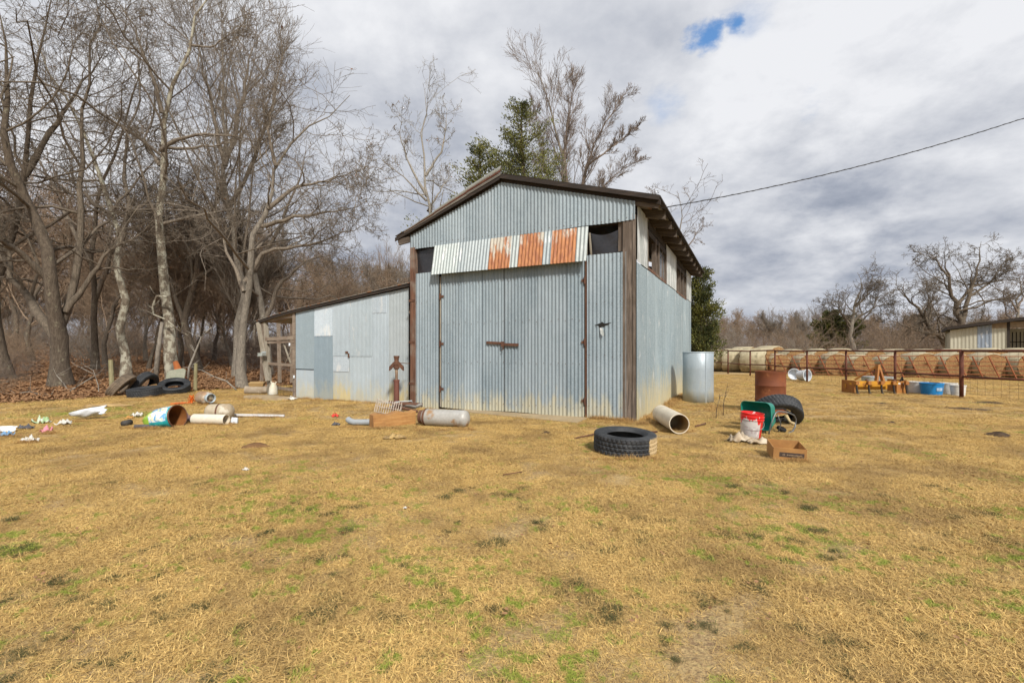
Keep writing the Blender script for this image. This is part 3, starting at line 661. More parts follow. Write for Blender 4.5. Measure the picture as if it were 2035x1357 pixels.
hero(13, q[0], [(q, .21), (px([(322, 225), (305, 150), (285, 110), (265, 45), (215, -20)], 17.5, dend=-1), .085), (px([(318, 300), (350, 275), (400, 266), (460, 270), (520, 285), (560, 270)], 17.5, dend=-.6), .075),
     (px([(318, 290), (348, 297), (430, 290), (520, 250)], 17.5, dend=1.4), .07), (px([(318, 330), (290, 285), (255, 250), (200, 240)], 17.5), .07), (px([(375, 90), (420, 95), (470, 60), (500, 60)], 17.5), .05)],
     'oak', 'tall crooked tree with pale lichen trunk that forks high up, right of the tyre pile', B_lich, B_twig, t0=.3, leaves=60)
q = rooted([(482, 775), (478, 690), (485, 580), (508, 480), (532, 415), (548, 350), (552, 295), (600, 268), (650, 230), (690, 195)], 16.5, dy=.15)
hero(14, q[0], [(q, .165), (px([(487, 560), (520, 500), (600, 490), (680, 465), (745, 440)], 16.5, dend=.5), .09), (px([(532, 415), (590, 370), (650, 360), (730, 330)], 16.5, dend=.8), .085),
     (px([(520, 450), (590, 430), (670, 420), (740, 400)], 16.5, dend=-.8), .08), (px([(485, 580), (450, 500), (430, 440), (390, 400)], 16.5, dend=1), .08), (px([(548, 330), (530, 260), (545, 200), (570, 150)], 16.5), .07)],
     'oak', 'grey tree just left of the shed with long limbs sweeping right', B_grey, B_twig, t0=.35, leaves=60)
q = rooted([(470, 735), (478, 560), (452, 430), (446, 320), (448, 230), (440, 110), (432, -20)], 20)
hero(15, q[0], [(q, .17), (px([(446, 330), (478, 220), (500, 100), (515, 30)], 20, dend=1), .11), (px([(452, 420), (500, 330), (535, 230), (560, 110)], 20, dend=-1), .11), (px([(448, 330), (420, 210), (395, 100), (380, 0)], 20, dend=1), .10)],
     'elm', 'straight grey tree behind with a tall fan of upright twigs', B_grey, B_twig, t0=.25)
q = rooted([(395, 745), (365, 640), (385, 560), (405, 480), (425, 410), (470, 330), (480, 250)], 22)
hero(16, q[0], [(q, .20), (px([(385, 560), (450, 510), (540, 480), (640, 470)], 22), .11), (px([(365, 640), (330, 540), (300, 440), (290, 330)], 22), .11), (px([(405, 480), (360, 400), (350, 300)], 22), .12)],
     'oak', 'dark thick-limbed oak standing behind the two pale trunks', B_dark, B_twigd, t0=.3)
q = rooted([(18, 770), (3, 690), (-5, 600), (18, 480), (48, 350), (60, 200), (95, 50), (110, -60)], 16.5)
hero(17, q[0], [(q, .18), (px([(10, 520), (-40, 420), (-60, 300)], 16.5), .12), (px([(48, 350), (100, 260), (160, 170), (220, 90)], 16.5, dend=1), .12)], 'oak', 'dark tree leaning at the very left edge of the yard', B_dark, B_twigd, t0=.3)
q = rooted([(190, 760), (186, 640), (178, 520), (190, 400), (240, 280), (270, 160), (300, 40)], 21)
hero(18, q[0], [(q, .14), (px([(178, 520), (120, 400), (60, 280), (10, 180)], 21), .09), (px([(186, 600), (230, 480), (290, 380), (350, 340)], 21), .12)], 'oak', 'vine-covered tree between the thick oak and the lichen trunk', B_dark, B_twig, t0=.25, leaves=500, leafsize=.05)
q = rooted([(535, 745), (525, 640), (505, 540), (470, 450), (440, 380), (420, 300)], 21)
hero(19, q[0], [(q, .19), (px([(525, 640), (560, 560), (610, 520), (680, 500)], 21), .12), (px([(505, 540), (560, 440), (600, 350), (610, 280)], 21), .12)], 'oak', 'broad trunk seen behind the open bay of the shed', B_grey, B_twig, t0=.3)
q = rooted([(862, 700), (856, 500), (850, 420), (846, 350), (842, 280), (850, 200), (852, 185)], 21)
hero(20, q[0], [(q, .17), (px([(848, 390), (815, 330), (795, 270), (800, 225)], 21), .07), (px([(846, 350), (880, 300), (885, 250), (890, 215)], 21), .07), (px([(850, 420), (880, 370), (900, 340)], 21, dend=1), .06),
     (px([(848, 400), (800, 350), (760, 320), (740, 300)], 21, dend=-1), .05)], 'pale', 'pale bare tree with hanging seed balls behind the left roof slope', B_pale, B_pale, t0=.45, leaves=260, leafsize=.035, nscale=.85, Lmul=.75)
q = rooted([(1132, 700), (1130, 480), (1124, 400), (1115, 320), (1098, 240), (1078, 170), (1060, 125)], 23)
hero(21, q[0], [(q, .20), (px([(1130, 440), (1122, 300), (1130, 220), (1148, 155)], 23, dend=1), .11), (px([(1130, 460), (1165, 330), (1200, 250), (1242, 185)], 23, dend=-.8), .11),
     (px([(1128, 460), (1085, 340), (1066, 260), (1064, 210)], 23, dend=.6), .08), (px([(1130, 470), (1190, 380), (1240, 330), (1275, 320)], 23), .07), (px([(1165, 330), (1220, 290), (1270, 250)], 23), .06)],
     'elm', 'large many-stemmed bare tree rising behind the barn ridge', B_grey, B_twigr, t0=.28, nscale=1.15, Lmul=.46)
q = rooted([(1345, 700), (1335, 560), (1345, 470), (1355, 410), (1345, 380)], 20)
hero(22, q[0], [(q, .11), (px([(1340, 520), (1375, 480), (1400, 440)], 20), .05), (px([(1345, 470), (1310, 420), (1290, 380)], 20), .05)], 'pale', 'thin bare tree whose twigs show past the right eave of the barn', B_grey, B_twigr, t0=.5, nscale=.7, Lmul=.8)
q = rooted([(1700, 705), (1690, 660), (1700, 610), (1712, 570), (1708, 540)], 46)
hero(23, q[0], [(q, .30), (px([(1692, 650), (1665, 610), (1635, 600)], 46), .13), (px([(1700, 610), (1730, 580), (1755, 570)], 46), .12), (px([(1692, 640), (1740, 610), (1795, 600)], 46), .12)], 'oak',
     'medium bare oak with a domed crown, left of the big spreading oak', B_grey, B_twigd, t0=.3, minr=.011)
q = rooted([(1912, 705), (1908, 640), (1896, 600), (1884, 550), (1870, 500)], 48)
hero(24, q[0], [(q, .46), (px([(1910, 645), (1925, 590), (1945, 530), (1950, 480)], 48), .27), (px([(1900, 610), (1930, 570), (1990, 555), (2040, 560)], 48), .17), (px([(1884, 550), (1860, 515), (1820, 500)], 48), .12),
     (px([(1925, 590), (1970, 560), (2010, 500)], 48), .14), (px([(1912, 670), (1870, 640), (1850, 600), (1840, 560)], 48), .15)], 'oak', 'biggest spreading bare oak, rising behind the far grey shed', B_dark, B_twigd, t0=.25, minr=.012, Lmul=.85)
q = rooted([(1892, 712), (1870, 670), (1845, 650), (1830, 615), (1800, 590), (1780, 570)], 44)
hero(25, q[0], [(q, .36), (px([(1860, 665), (1815, 655), (1775, 640), (1760, 625)], 44), .15), (px([(1845, 650), (1850, 600), (1860, 570)], 44), .13)], 'oak', 'low oak leaning left with heavy dark limbs beside the far grey shed', B_dark, B_twigd, t0=.2, minr=.011, Lmul=.9)
q = rooted([(2025, 705), (2022, 620), (2028, 570), (2020, 540)], 55)
hero(26, q[0], [(q, .3), (px([(2022, 620), (2000, 580)], 55), .15), (px([(2022, 610), (2050, 570)], 55), .15)], 'pale', 'bare tree at the right edge showing above the far shed roof', B_grey, B_twigr, t0=.4, minr=.012)

# generic bare trees, copied through the wood
def rand_stem(rg, h, r, lean=.1, n=7):
    p = np.zeros((n, 3)); d = np.array([rg.normal() * lean, rg.normal() * lean, 1.]); 
    for i in range(1, n):
        d = d + rg.normal(size=3) * .12; d[2] = max(d[2], .7); d /= np.linalg.norm(d); p[i] = p[i - 1] + d * h / (n - 1)
    return [tuple(a) for a in p]
protos = []
for k in range(7):
    rg = np.random.default_rng(100 + k); st = rand_stem(rg, 10.5, .2)
    stems = [(st, .14)]
    for j in range(3):
        i0 = 2 + j % 3; b0 = np.array(st[i0]); dd = np.array([rg.normal() * .5, rg.normal() * .5, 1.]); stems.append(([tuple(b0 + dd * s + rg.normal(size=3) * .15 * s) for s in (0, 1.2, 2.4, 3.8)], .07))
    tr, cr_, tips = tree_meshes(200 + k, stems, ('oak', 'elm', 'oak', 'pale', 'oak', 'elm', 'oak')[k], minr=.011, levels=3, nscale=1.3, t0=.2, sides0=7)
    mt, mc = npmesh('trunk', *tr), npmesh('crown', *cr_); mt.materials.append(B_grey if k % 3 else B_dark); mc.materials.append((B_twigw, B_twig, B_twigw)[k % 3])
    protos.append((mt, mc))
def place_tree(x, y, s, k, label, group, rz):
    t = thing('bare_tree', label, 'tree', (x, y, hgt(x, y) - .05), rz, group); t.scale = (s, s, s)
    for nm, me in (('trunk', protos[k][0]), ('crown', protos[k][1])):
        o = bpy.data.objects.new(nm, me); COL.objects.link(o); o.parent = t
rg = random.Random(77)
cnt = 0
while cnt < 66:
    Y = 22 + 70 * rg.random() ** 1.3; u = rg.uniform(-120, 800); X = (u - CU) / F * Y
    if wood_d(X, Y) < 3 or (u > 560 and Y < 36): continue
    vt = np.interp(u, [-100, 250, 480, 560, 640, 800], [200, 340, 450, 500, 530, 540]) + rg.uniform(-30, 70)
    h_ = min(15, H + (HV - vt) / F * Y); s = h_ / 12.5
    if s < .45: continue
    place_tree(X, Y, s, rg.randrange(7), 'bare grey-brown tree deep in the woodland behind the shed and yard', 'bare trees deep in the left woodland', rg.uniform(0, 6.28)); cnt += 1
for i in range(80):
    Y = 62 + 30 * rg.random(); u = 1375 + (2100 - 1375) * (i + rg.random()) / 80; X = (u - CU) / F * Y
    h_ = H + (HV - rg.uniform(606, 640)) / F * Y; place_tree(X, Y, h_ / 12.5, rg.randrange(7), 'small bare tree in the distant line beyond the hay bales', 'bare trees in the distant line', rg.uniform(0, 6.28))
for i in range(14):
    Y = 45 + 20 * rg.random(); u = rg.uniform(640, 830); X = (u - CU) / F * Y
    h_ = H + (HV - rg.uniform(520, 560)) / F * Y; place_tree(X, Y, h_ / 12.5, rg.randrange(7), 'bare tree far behind the sloping shed roof', 'bare trees behind the shed roof', rg.uniform(0, 6.28))

# undergrowth: arching bare shrubs
shr = []
for k in range(5):
    rgn = np.random.default_rng(300 + k); n = 26; base = np.zeros((n, 3)); base[:, :2] = rgn.normal(size=(n, 2)) * .25
    d = rgn.normal(size=(n, 3)) * .55; d[:, 2] = 1.0; pts_ = np.zeros((n, 7, 3)); pts_[:, 0] = base; L = 1.0 + 1.3 * rgn.random(n)
    for j in range(1, 7):
        d = d + rgn.normal(size=(n, 3)) * .18 + np.array([0, 0, -.10]); d /= np.linalg.norm(d, axis=1, keepdims=True); pts_[:, j] = pts_[:, j - 1] + d * (L / 6)[:, None]
    rad_ = np.tile(np.linspace(.009, .004, 7), (n, 1)); parts = [tubes(pts_, rad_, 3)]
    cp, crd, cl = branchout(rgn, pts_, rad_, L, 6, .2, .98, .8, .45, .8, 4, .2, .0, .0035); parts.append(tubes(cp, crd, 3))
    cp, crd, cl = branchout(rgn, cp, crd, cl, 4, .1, .98, .8, .5, .8, 3, .2, .0, .003); parts.append(tubes(cp, crd, 3))
    me = npmesh('shrub', *merge(parts)); me.materials.append((B_twigr, B_twigw, B_grey, B_twigw, B_twigr)[k]); shr.append(me)
rg = random.Random(8)
for i in range(80):
    near = i < 18
    Y = rg.uniform(12, 19) if near else rg.uniform(19, 48); u = rg.uniform(-80, 560 if near else 800); X = (u - CU) / F * Y
    if wood_d(X, Y) < .8: continue
    o = bpy.data.objects.new('bare_shrub', shr[rg.randrange(5)]); COL.objects.link(o); s = rg.uniform(.3, .7) if near else rg.uniform(.7, 1.4)
    if X > -8.2 and Y < 17: continue
    o.location = (X, Y, hgt(X, Y) - .03); o.scale = (s, s, s); o.rotation_euler = (0, 0, rg.uniform(0, 6.28))
    tag(o, 'tangled leafless shrub in the undergrowth of the left woodland', 'shrub', 'leafless shrubs under the trees')
for i in range(70):
    Y = rg.uniform(38, 80); u = rg.uniform(-150, 800); X = (u - CU) / F * Y
    if wood_d(X, Y) < 2: continue
    o = bpy.data.objects.new('bare_shrub', shr[rg.randrange(5)]); COL.objects.link(o); s = rg.uniform(1.5, 2.6)
    o.location = (X, Y, hgt(X, Y) - .03); o.scale = (s, s, s * .8); o.rotation_euler = (0, 0, rg.uniform(0, 6.28))
    tag(o, 'tangled leafless shrub in the undergrowth of the left woodland', 'shrub', 'leafless shrubs under the trees')
for i in range(45):
    Y = rg.uniform(55, 95); u = -130 + 900 * (i + rg.random()) / 45; X = (u - CU) / F * Y
    place_tree(X, Y, rg.uniform(.55, .85), rg.randrange(7), 'bare grey-brown tree deep in the woodland behind the shed and yard', 'bare trees deep in the left woodland', rg.uniform(0, 6.28))
for i in range(110):
    Y = rg.uniform(42, 75); u = rg.uniform(1370, 2080); X = (u - CU) / F * Y
    o = bpy.data.objects.new('bare_shrub', shr[rg.randrange(5)]); COL.objects.link(o); s = rg.uniform(1.6, 2.6)
    o.location = (X, Y, hgt(X, Y)); o.scale = (s, s, s); o.rotation_euler = (0, 0, rg.uniform(0, 6.28))
    tag(o, 'reddish leafless shrub at the foot of the distant trees beyond the hay', 'shrub', 'leafless shrubs beyond the hay')

# cedars
mced, N, b = newmat('cedar_foliage'); c = objcoord(N); c1 = N.mix(N.ramp(N.noise(c, 1.6, 5), .36, .64), (.04, .056, .016), (.15, .155, .032))
c1 = N.mix(N.ramp(N.noise(c, 12, 3), .45, .7, 0, .6), c1, (.25, .21, .05)); N.put(b, 'Base Color', c1); N.put(b, 'Roughness', .85)
def cedar(seed, base, h, rad, label, n_br=150, tuft=70, rows=None, size=.06, crown0=.08, pw=.8, lean=0):
    rg = np.random.default_rng(seed); t = thing('cedar_tree', label, 'tree', base)
    tp = np.array([[(lean * z / h * .5 + .05 * math.sin(z)), .05 * math.cos(z * 1.3), z] for z in np.linspace(0, h, 14)])[None]
    trunk = tubes(tp, (np.linspace(.03 * h, .01, 14))[None], 8); link('trunk', npmesh('trunk', *trunk), B_dark, t, True)
    zf = crown0 + (1 - crown0) * rg.random(n_br) ** 1.1; z = zf * h; az = rg.random(n_br) * 6.283
    lob = 1 + .28 * np.sin(az * 2 + seed) + .22 * np.sin(zf * 17 + az)
    L = rad * (1.02 - zf) ** pw * (.55 + .55 * rg.random(n_br)) * lob + .12
    K = 8; s = np.linspace(0, 1, K); d = np.stack([np.cos(az), np.sin(az)], 1)
    pts_ = np.zeros((n_br, K, 3)); ln = rg.uniform(.25, .75, n_br)
    cx = np.interp(z, tp[0, :, 2], tp[0, :, 0])
    for k in range(K):
        pts_[:, k, 0] = cx + d[:, 0] * L * s[k]; pts_[:, k, 1] = d[:, 1] * L * s[k]; pts_[:, k, 2] = z + L * s[k] * ln + L * .15 * s[k] ** 2
    br = tubes(pts_, np.tile(np.linspace(.018, .005, K), (n_br, 1)), 3); crn = link('crown', npmesh('crown', *br), B_dark, t)
    # short upswept sprays along every branch, each a handful of narrow scale-leaf blades
    m_ = np.clip((tuft * L / L.mean()).astype(int), 6, 400); bi = np.repeat(np.arange(n_br), m_); ss = rg.random(len(bi)) ** .7
    f = ss * (K - 1); i0 = np.minimum(f.astype(int), K - 2); fr = (f - i0)[:, None]; p = pts_[bi, i0] * (1 - fr) + pts_[bi, i0 + 1] * fr
    spread = (.05 + .18 * L[bi] * (1.15 - ss))[:, None]; p = p + rg.normal(size=p.shape) * spread * np.array([1, 1, .7])
    dr = np.stack([d[bi, 0], d[bi, 1], .9 * np.ones(len(bi))], 1) + rg.normal(size=p.shape) * .45; dr /= np.linalg.norm(dr, axis=1, keepdims=True)
    sd = np.cross(dr, rg.normal(size=p.shape)); sd /= np.linalg.norm(sd, axis=1, keepdims=True); l_ = size * (.7 + 1.0 * rg.random((len(bi), 1))); wd = l_ * .27
    V_ = np.stack([p - sd * wd * .5, p + dr * l_ * .5 - sd * wd, p + dr * l_ * 1.3, p + dr * l_ * .5 + sd * wd], 1).reshape(-1, 3)
    fo = link('foliage', npmesh('foliage', V_, np.arange(len(V_)).reshape(-1, 4)), mced, crn); fo['kind'] = 'stuff'; return t
def gp0(u, Y): x_ = (u - CU) / F * Y; return (x_, Y, hgt(x_, Y))
cedar(1, gp0(1038, 19.5), H + (HV - 206) / F * 19.5, 3.5, 'tall green cedar rising behind the barn ridge', 320, 260, size=.055)
cedar(2, gp0(952, 18.8), H + (HV - 288) / F * 18.8, 2.2, 'lower green cedar behind the left roof slope of the barn', 190, 190, size=.055)
cedar(3, gp0(1390, 18), H + (HV - 535) / F * 18, .72, 'yellow-green cedar at the back right corner of the barn', 150, 170, size=.05, crown0=.12, pw=.55)
cedar(4, gp0(1652, 50), H + (HV - 622) / F * 50, 2.7, 'dark green cedar in the distant trees beyond the hay bales', 150, 90, size=.2)

# ---------------------------------------------------------------- hay, feeder, fence
mhay, N, b = newmat('hay_end'); c = objcoord(N); s = N.new('ShaderNodeSeparateXYZ'); N.l.new(c, s.inputs[0])
c1 = N.mix(N.ramp(N.noise(N.scale3(c, (3, 3, 9)), 4, 6, .7), .35, .65), (.38, .225, .09), (.20, .105, .042)); c1 = N.mix(N.ramp(N.noise(c, 30, 3, .7), .45, .7, 0, .8), c1, (.50, .30, .12))
N.put(b, 'Base Color', c1); N.put(b, 'Roughness', .95); bump(N, b, N.noise(c, 25, 5, .7), .9, .04)
mnet, N, b = newmat('net_wrapped_hay'); c = objcoord(N)
c1 = N.mix(N.new('ShaderNodeObjectInfo').outputs['Random'], N.mix(N.ramp(N.noise(c, 2.2, 6, .65), .38, .64), (.50, .44, .29), (.30, .25, .15)), (.40, .34, .22)); c1 = N.mix(N.ramp(N.noise(N.scale3(c, (2, 2, 2)), 1.3, 5), .56, .68, 0, .75), c1, (.13, .11, .06))
N.put(b, 'Base Color', c1); N.put(b, 'Roughness', .9); bump(N, b, N.noise(c, 14, 5, .7), .6, .03)
def bale_mesh(seed, r=.70, ln=1.35):
    rg = random.Random(seed); n = 36
    def rf_(i, k, rr, z): return rr * (1 + .02 * math.sin(k * .9 + seed) + .015 * math.sin(k * 2.3)), z + .02 * math.sin(k * 1.7 + i)
    wrap = MB(); wrap.lathe([(r * .93, -ln / 2), (r, -ln / 2 + .06), (r * 1.01, 0), (r, ln / 2 - .06), (r * .93, ln / 2)], n, None, False, rf_)
    ends = []
    for sg in (-1, 1):
        e_ = MB(); pr = [(0.001, sg * (ln / 2 + .05))] + [(r * .93 * t, sg * (ln / 2 + .05 * (1 - t) + .025 * (i % 2))) for i, t in enumerate((.12, .25, .38, .5, .62, .74, .86, 1.0))]
        def rg_(i, k, rr, z): return rr, z + sg * .03 * math.sin(k * 2.1 + i * 1.9 + seed)
        e_.lathe(pr, n, None, False, rg_); ends.append(e_)
    return wrap, ends
def mk(mb, nm, mat):
    me = bpy.data.meshes.new(nm); me.from_pydata(mb.v, [], mb.f); me.materials.append(mat); me.polygons.foreach_set('use_smooth', [True] * len(me.polygons)); return me
bm_ = []
for k in range(3):
    wr_, en = bale_mesh(k); bm_.append((mk(wr_, 'net_wrap', mnet), mk(en[0], 'hay_face', mhay), mk(en[1], 'hay_face', mhay)))
def bale(x, y, z, az, k, s, label, group='round hay bales in rows behind the pipe fence', sl=1.0):
    t = thing('hay_bale', label, 'hay bale', (x, y, z), 0, group); t.rotation_euler = Euler((R(90), 0, az)); t.scale = (s, s * (.90 + .12 * ((k * 37 + int(x * 100)) % 10) / 10), s * sl)
    for me in bm_[k]: o = bpy.data.objects.new(me.name, me); COL.objects.link(o); o.parent = t
    return t
rg = random.Random(3)
def yb(u): return np.interp(u, [1430, 1540, 1700, 2035], [31, 27.5, 24.5, 21.5])
us = [1543, 1600, 1655, 1703, 1765, 1823, 1886, 1955, 2022, 2095]
nm_ = ['', 'second', 'third', 'fourth', 'fifth', 'sixth', 'seventh', 'eighth', 'ninth', 'tenth']
for i, u in enumerate(us):
    Y = float(yb(u)); s = rg.uniform(.80, .92); X = (u - CU) / F * Y
    lab = 'leftmost front-row round bale showing its orange end' if i == 0 else 'round bale with orange end, %s from the left in the front row' % nm_[i]
    bale(X, Y, .68 * s, R(-8 + rg.uniform(-6, 6)), i % 3, s, lab)
    bale(X + .25, Y + 1.75, .70, R(-6), (i + 1) % 3, 1.03, 'pale net-wrapped bale in the second row, only its top showing')
for i, (u, Y, az, lab) in enumerate(((1500, 27.8, 50, 'shaded net-wrapped bale seen from the side, left of the first orange end'), (1462, 29, 55, 'net-wrapped bale seen from the side with a dark gap on its right'),
                                     (1418, 30, 55, 'leftmost net-wrapped bale just right of the steel tank'))):
    bale((u - CU) / F * Y, Y, .70, R(az), i, 1.02, lab)
bale((1478 - CU) / F * 31, 31, .86, R(20), 0, 1.08, 'higher pale bale top behind the fence, left of a pair'); bale((1528 - CU) / F * 30.5, 30.5, .86, R(15), 1, 1.1, 'higher pale bale top behind the fence, right of a pair')
# hay feeder panel of rusty pipe in front of the bales
fe = thing('hay_feeder', 'long orange-rusted slant-bar feeder panel standing against the hay bales', 'feeder', G(1780, 757))
fo_ = Vector(fe.location); fp = lambda u, z: Vector(((u - CU) / F * (float(yb(u)) - 1.15), float(yb(u)) - 1.15, z)) - fo_
for z in (1.05, .82, .62, .42, .24, .08):
    MB().tube([fp(u, z) for u in range(1525, 2110, 15)], .021, 5).build('feeder_bar', M_orust, fe)
u = 1520
while u < 2080:
    Y = float(yb(u)); du = .62 / Y * F; MB().tube([fp(u, 1.05), fp(u + du * .9, .0)], .03, 5).build('slant_bar', M_orust, fe); u += .78 * F / Y
# pipe fence
FX = 12.3
fen = thing('pipe_fence', 'dark rusty pipe fence with wire mesh running away on the right', 'fence', (FX, 12.93, 0))
py = [8.45, 10.7, 12.93, 15.17, 17.4, 19.7, 22.1, 24.4, 26.9, 29.3, 31.7]
for y in py: MB().tube([(0, y - 12.93, -.05), (0, y - 12.93, 1.3)], .05 if abs(y - 12.93) < .1 else .037, 10).build('post', M_rustp, fen, True)
# far end turns left behind the barn
for z, nm in ((1.3, 'top_rail'), (.60, 'mid_rail')):
    for i in range(len(py) - 1):
        MB().tube([(0, py[i] - 12.93, z + .004 * i * (-1) ** i), (0, py[i + 1] - 12.93, z - .003)], .034 if nm == 'top_rail' else .027, 8).build(nm, M_rustp, fen, True)
for i in range(len(py) - 1):
    y0, y1 = py[i] - 12.93, py[i + 1] - 12.93; mb = MB(); n = 11 if i < 6 else 7
    for k in range(1, n): y = y0 + (y1 - y0) * k / n; mb.tube([(.04, y, .12), (.04, y, 1.27)], .0021, 3, False)
    for z in (.14, .30, .46, .62, .80, 1.0, 1.2): mb.tube([(.04, y0, z), (.04, (y0 + y1) / 2, z - .012), (.04, y1, z)], .0021, 3, False)
    mb.build('wire_mesh', M_wire, fen)
# cross fence at the far end
cf = thing('pipe_fence', 'far cross section of rusty pipe fence meeting the barn corner', 'fence', (7.5, 29.3, 0))
for x_ in (-2.4, -.1, 2.3): MB().tube([(x_, 0, 0), (x_, 0, 1.32)], .04, 8).build('post', M_rustp, cf)
for z in (1.3, .6): MB().tube([(-2.4, 0, z), (4.8, 0, z)], .035, 8).build('rail', M_rustp, cf)

# far shed on the right
YS = 34; sA = R(40); ox = (1888 - CU) / F * YS
fs_ = thing('far_shed', 'low pole shed with cream and blue metal siding and a dark sloping roof', 'shed', (ox, YS, 0), -sA)
def sx(u): k = (u - CU) / F; return (k * YS - ox) / (math.cos(sA) + k * math.sin(sA))
def szf(u, v): return H + (HV - v) / F * (YS - math.sin(sA) * sx(u))
zt_ = lambda s: szf(1888, 656) + (szf(2035, 636) - szf(1888, 656)) * s / sx(2035) - .02
mcr = galv('cream_siding', (.42, .40, .31), (.52, .50, .41), stain=0, metal=0, spangle=.1); mbl = galv('blue_grey_siding', (.19, .23, .29), (.27, .32, .38), stain=0, metal=0, white=.2, spangle=.1)
for (a, b2, m_) in ((1888, 1914, mcr), (1914, 1942, mcr), (1942, 1971, mbl), (1971, 2002, mcr)):
    sheet('siding_sheet', sx(a), sx(b2), 0, zt_, .02 if a != 1914 else .03, m_, fs_, pitch=.2, amp=.012)
rm = MB(); p0 = (sx(1881), szf(1881, 650)); p1_ = (sx(2035), szf(2035, 630)); p1 = (p1_[0] + 6, p1_[1] + (p1_[1] - p0[1]) / (p1_[0] - p0[0]) * 6)
rm.add([(p0[0], -.5, p0[1]), (p1[0], -.5, p1[1]), (p1[0], 7, p1[1]), (p0[0], 7, p0[1]), (p0[0], -.5, p0[1] - .2), (p1[0], -.5, p1[1] - .2), (p1[0], 7, p1[1] - .2), (p0[0], 7, p0[1] - .2)],
       [(0, 1, 2, 3), (7, 6, 5, 4), (0, 4, 5, 1), (1, 5, 6, 2), (2, 6, 7, 3), (3, 7, 4, 0)]); rm.build('roof', M_dark, fs_)
MB().box((sx(2004), .0, 1.6), (.14, .14, 3.3)).build('post', M_dark, fs_)
MB().box((sx(2035) + 3, 0, szf(2035, 648) + .1), (9, .08, .4)).build('header_board', simple('tan_board', (.30, .22, .14)), fs_)
for u in (2010, 2018, 2026, 2034, 2042): MB().box((sx(u), 1.2, 1.3), (.05, .05, 2.6)).build('stall_bar', M_black, fs_)
for z in (1.0, 1.9): MB().box((sx(2020), 1.2, z), (2.2, .05, .06)).build('stall_bar', M_black, fs_)
MB().box((sx(1889) + 5, 6.5, 1.5), (10, .05, 3.0)).build('back_wall', mcr, fs_); MB().box((sx(1889) + .1, 3.5, 1.35), (.05, 6.4, 2.7)).build('end_wall', mcr, fs_)

# ---------------------------------------------------------------- tyres, pipes, tanks and junk
mtyre, N, b = newmat('old_rubber'); c = objcoord(N); n1 = N.noise(c, 5, 6, .6)
c1 = N.mix(N.ramp(n1, .4, .7), (.016, .018, .021), (.040, .042, .045)); c1 = N.mix(N.ramp(N.noise(c, 22, 4, .7), .6, .75, 0, .5), c1, (.12, .10, .07)); N.put(b, 'Base Color', c1); N.put(b, 'Roughness', .62)
mtyre_mud, N, b = newmat('old_rubber_muddy'); c = N.new('ShaderNodeTexCoord').outputs['Object']; s = N.new('ShaderNodeSeparateXYZ'); N.l.new(c, s.inputs[0]); n1 = N.noise(c, 5, 6, .6)
c1 = N.mix(N.ramp(n1, .4, .7), (.016, .018, .021), (.042, .044, .047)); c1 = N.mix(N.ramp(N.noise(c, 22, 4, .7), .6, .75, 0, .5), c1, (.13, .11, .08))
mud = N.math('SUBTRACT', N.math('ADD', s.outputs[0], N.math('MULTIPLY', N.noise(c, 9, 6, .7), .09)), N.math('MULTIPLY', s.outputs[1], -.04)); mud = N.ramp(mud, .325, .34)
low = N.ramp(N.math('ADD', s.outputs[2], N.math('MULTIPLY', N.noise(c, 7, 4), .06)), .145, .125)
c1 = N.mix(N.math('MULTIPLY', mud, low), c1, (.46, .34, .18)); N.put(b, 'Base Color', c1); N.put(b, 'Roughness', .7)
mtyre_tan = simple('dusty_rubber', (.20, .15, .10), (.10, .075, .055), 8, .8)
def tyre_mb(Ro=.40, wd=.25, tread=.011, inner=.235, blocks=56, n=168):
    hw = wd / 2; pr = [(inner, -hw * .62), (inner + .012, -hw * .78), (inner + .05, -hw * .97), (Ro * .86, -hw * 1.0), (Ro * .935, -hw * .96), (Ro * .975, -hw * .90)]
    for z in np.linspace(-.84, .84, 17): pr.append((Ro * (1 - .012 * abs(z) ** 3), hw * z))
    pr += [(Ro * .975, hw * .90), (Ro * .935, hw * .96), (Ro * .86, hw), (inner + .05, hw * .97), (inner + .012, hw * .78), (inner, hw * .62), (inner + .03, hw * .6), (Ro - .04, hw * .8), (Ro - .022, 0), (Ro - .04, -hw * .8), (inner + .03, -hw * .6)]
    def rf_(i, k, r, z):
        if 5 <= i <= 23:
            t = (i - 6); rib = 1 if t % 4 == 0 and 0 < t < 16 else 0
            ph = (k + (t // 4) * 1.5 + (t % 4) * .6) % 4
            if rib or (ph < 1.0): r -= tread
        elif i in (25, 3) and k % 4 < 2: r -= .003
        return r, z
    return MB().lathe(pr, n, None, True, rf_)
t_me = {}
def tyre(label, loc, rot, mat=mtyre, Ro=.4, wd=.25, key='a', group=None):
    if key not in t_me:
        mb = tyre_mb(Ro, wd); me = bpy.data.meshes.new('tyre'); me.from_pydata(mb.v, [], mb.f); me.polygons.foreach_set('use_smooth', [True] * len(me.polygons)); me.set_sharp_from_angle(angle=R(28)); t_me[key] = me
    me = t_me[key] if mat is mtyre else t_me[key].copy()
    me.materials.clear(); me.materials.append(mat)
    o = bpy.data.objects.new('tyre', me); COL.objects.link(o); o.location = loc; o.rotation_euler = rot; return tag(o, label, 'tyre', group)
g = G(1242, 897); tyre('large black tyre lying flat in the grass before the right barn corner', (g.x, g.y, .125), (R(3), R(2), R(-14)), mtyre_mud)
tyre('black tyre leaning behind the green hopper', P(1545, 820, 8.45), (R(-38), R(24), .2), mtyre)
g = G(282, 789); tyre('worn tyre lying flat in the middle of the tyre pile', (g.x, g.y + .1, .14 + g.z), (R(6), R(-3), 0), mtyre, key='b', Ro=.41, wd=.24)
g = G(335, 783); tyre('tyre tilted towards the yard at the right of the tyre pile', (g.x, g.y + .25, .2 + g.z), (R(24), R(5), .3), mtyre, key='b')
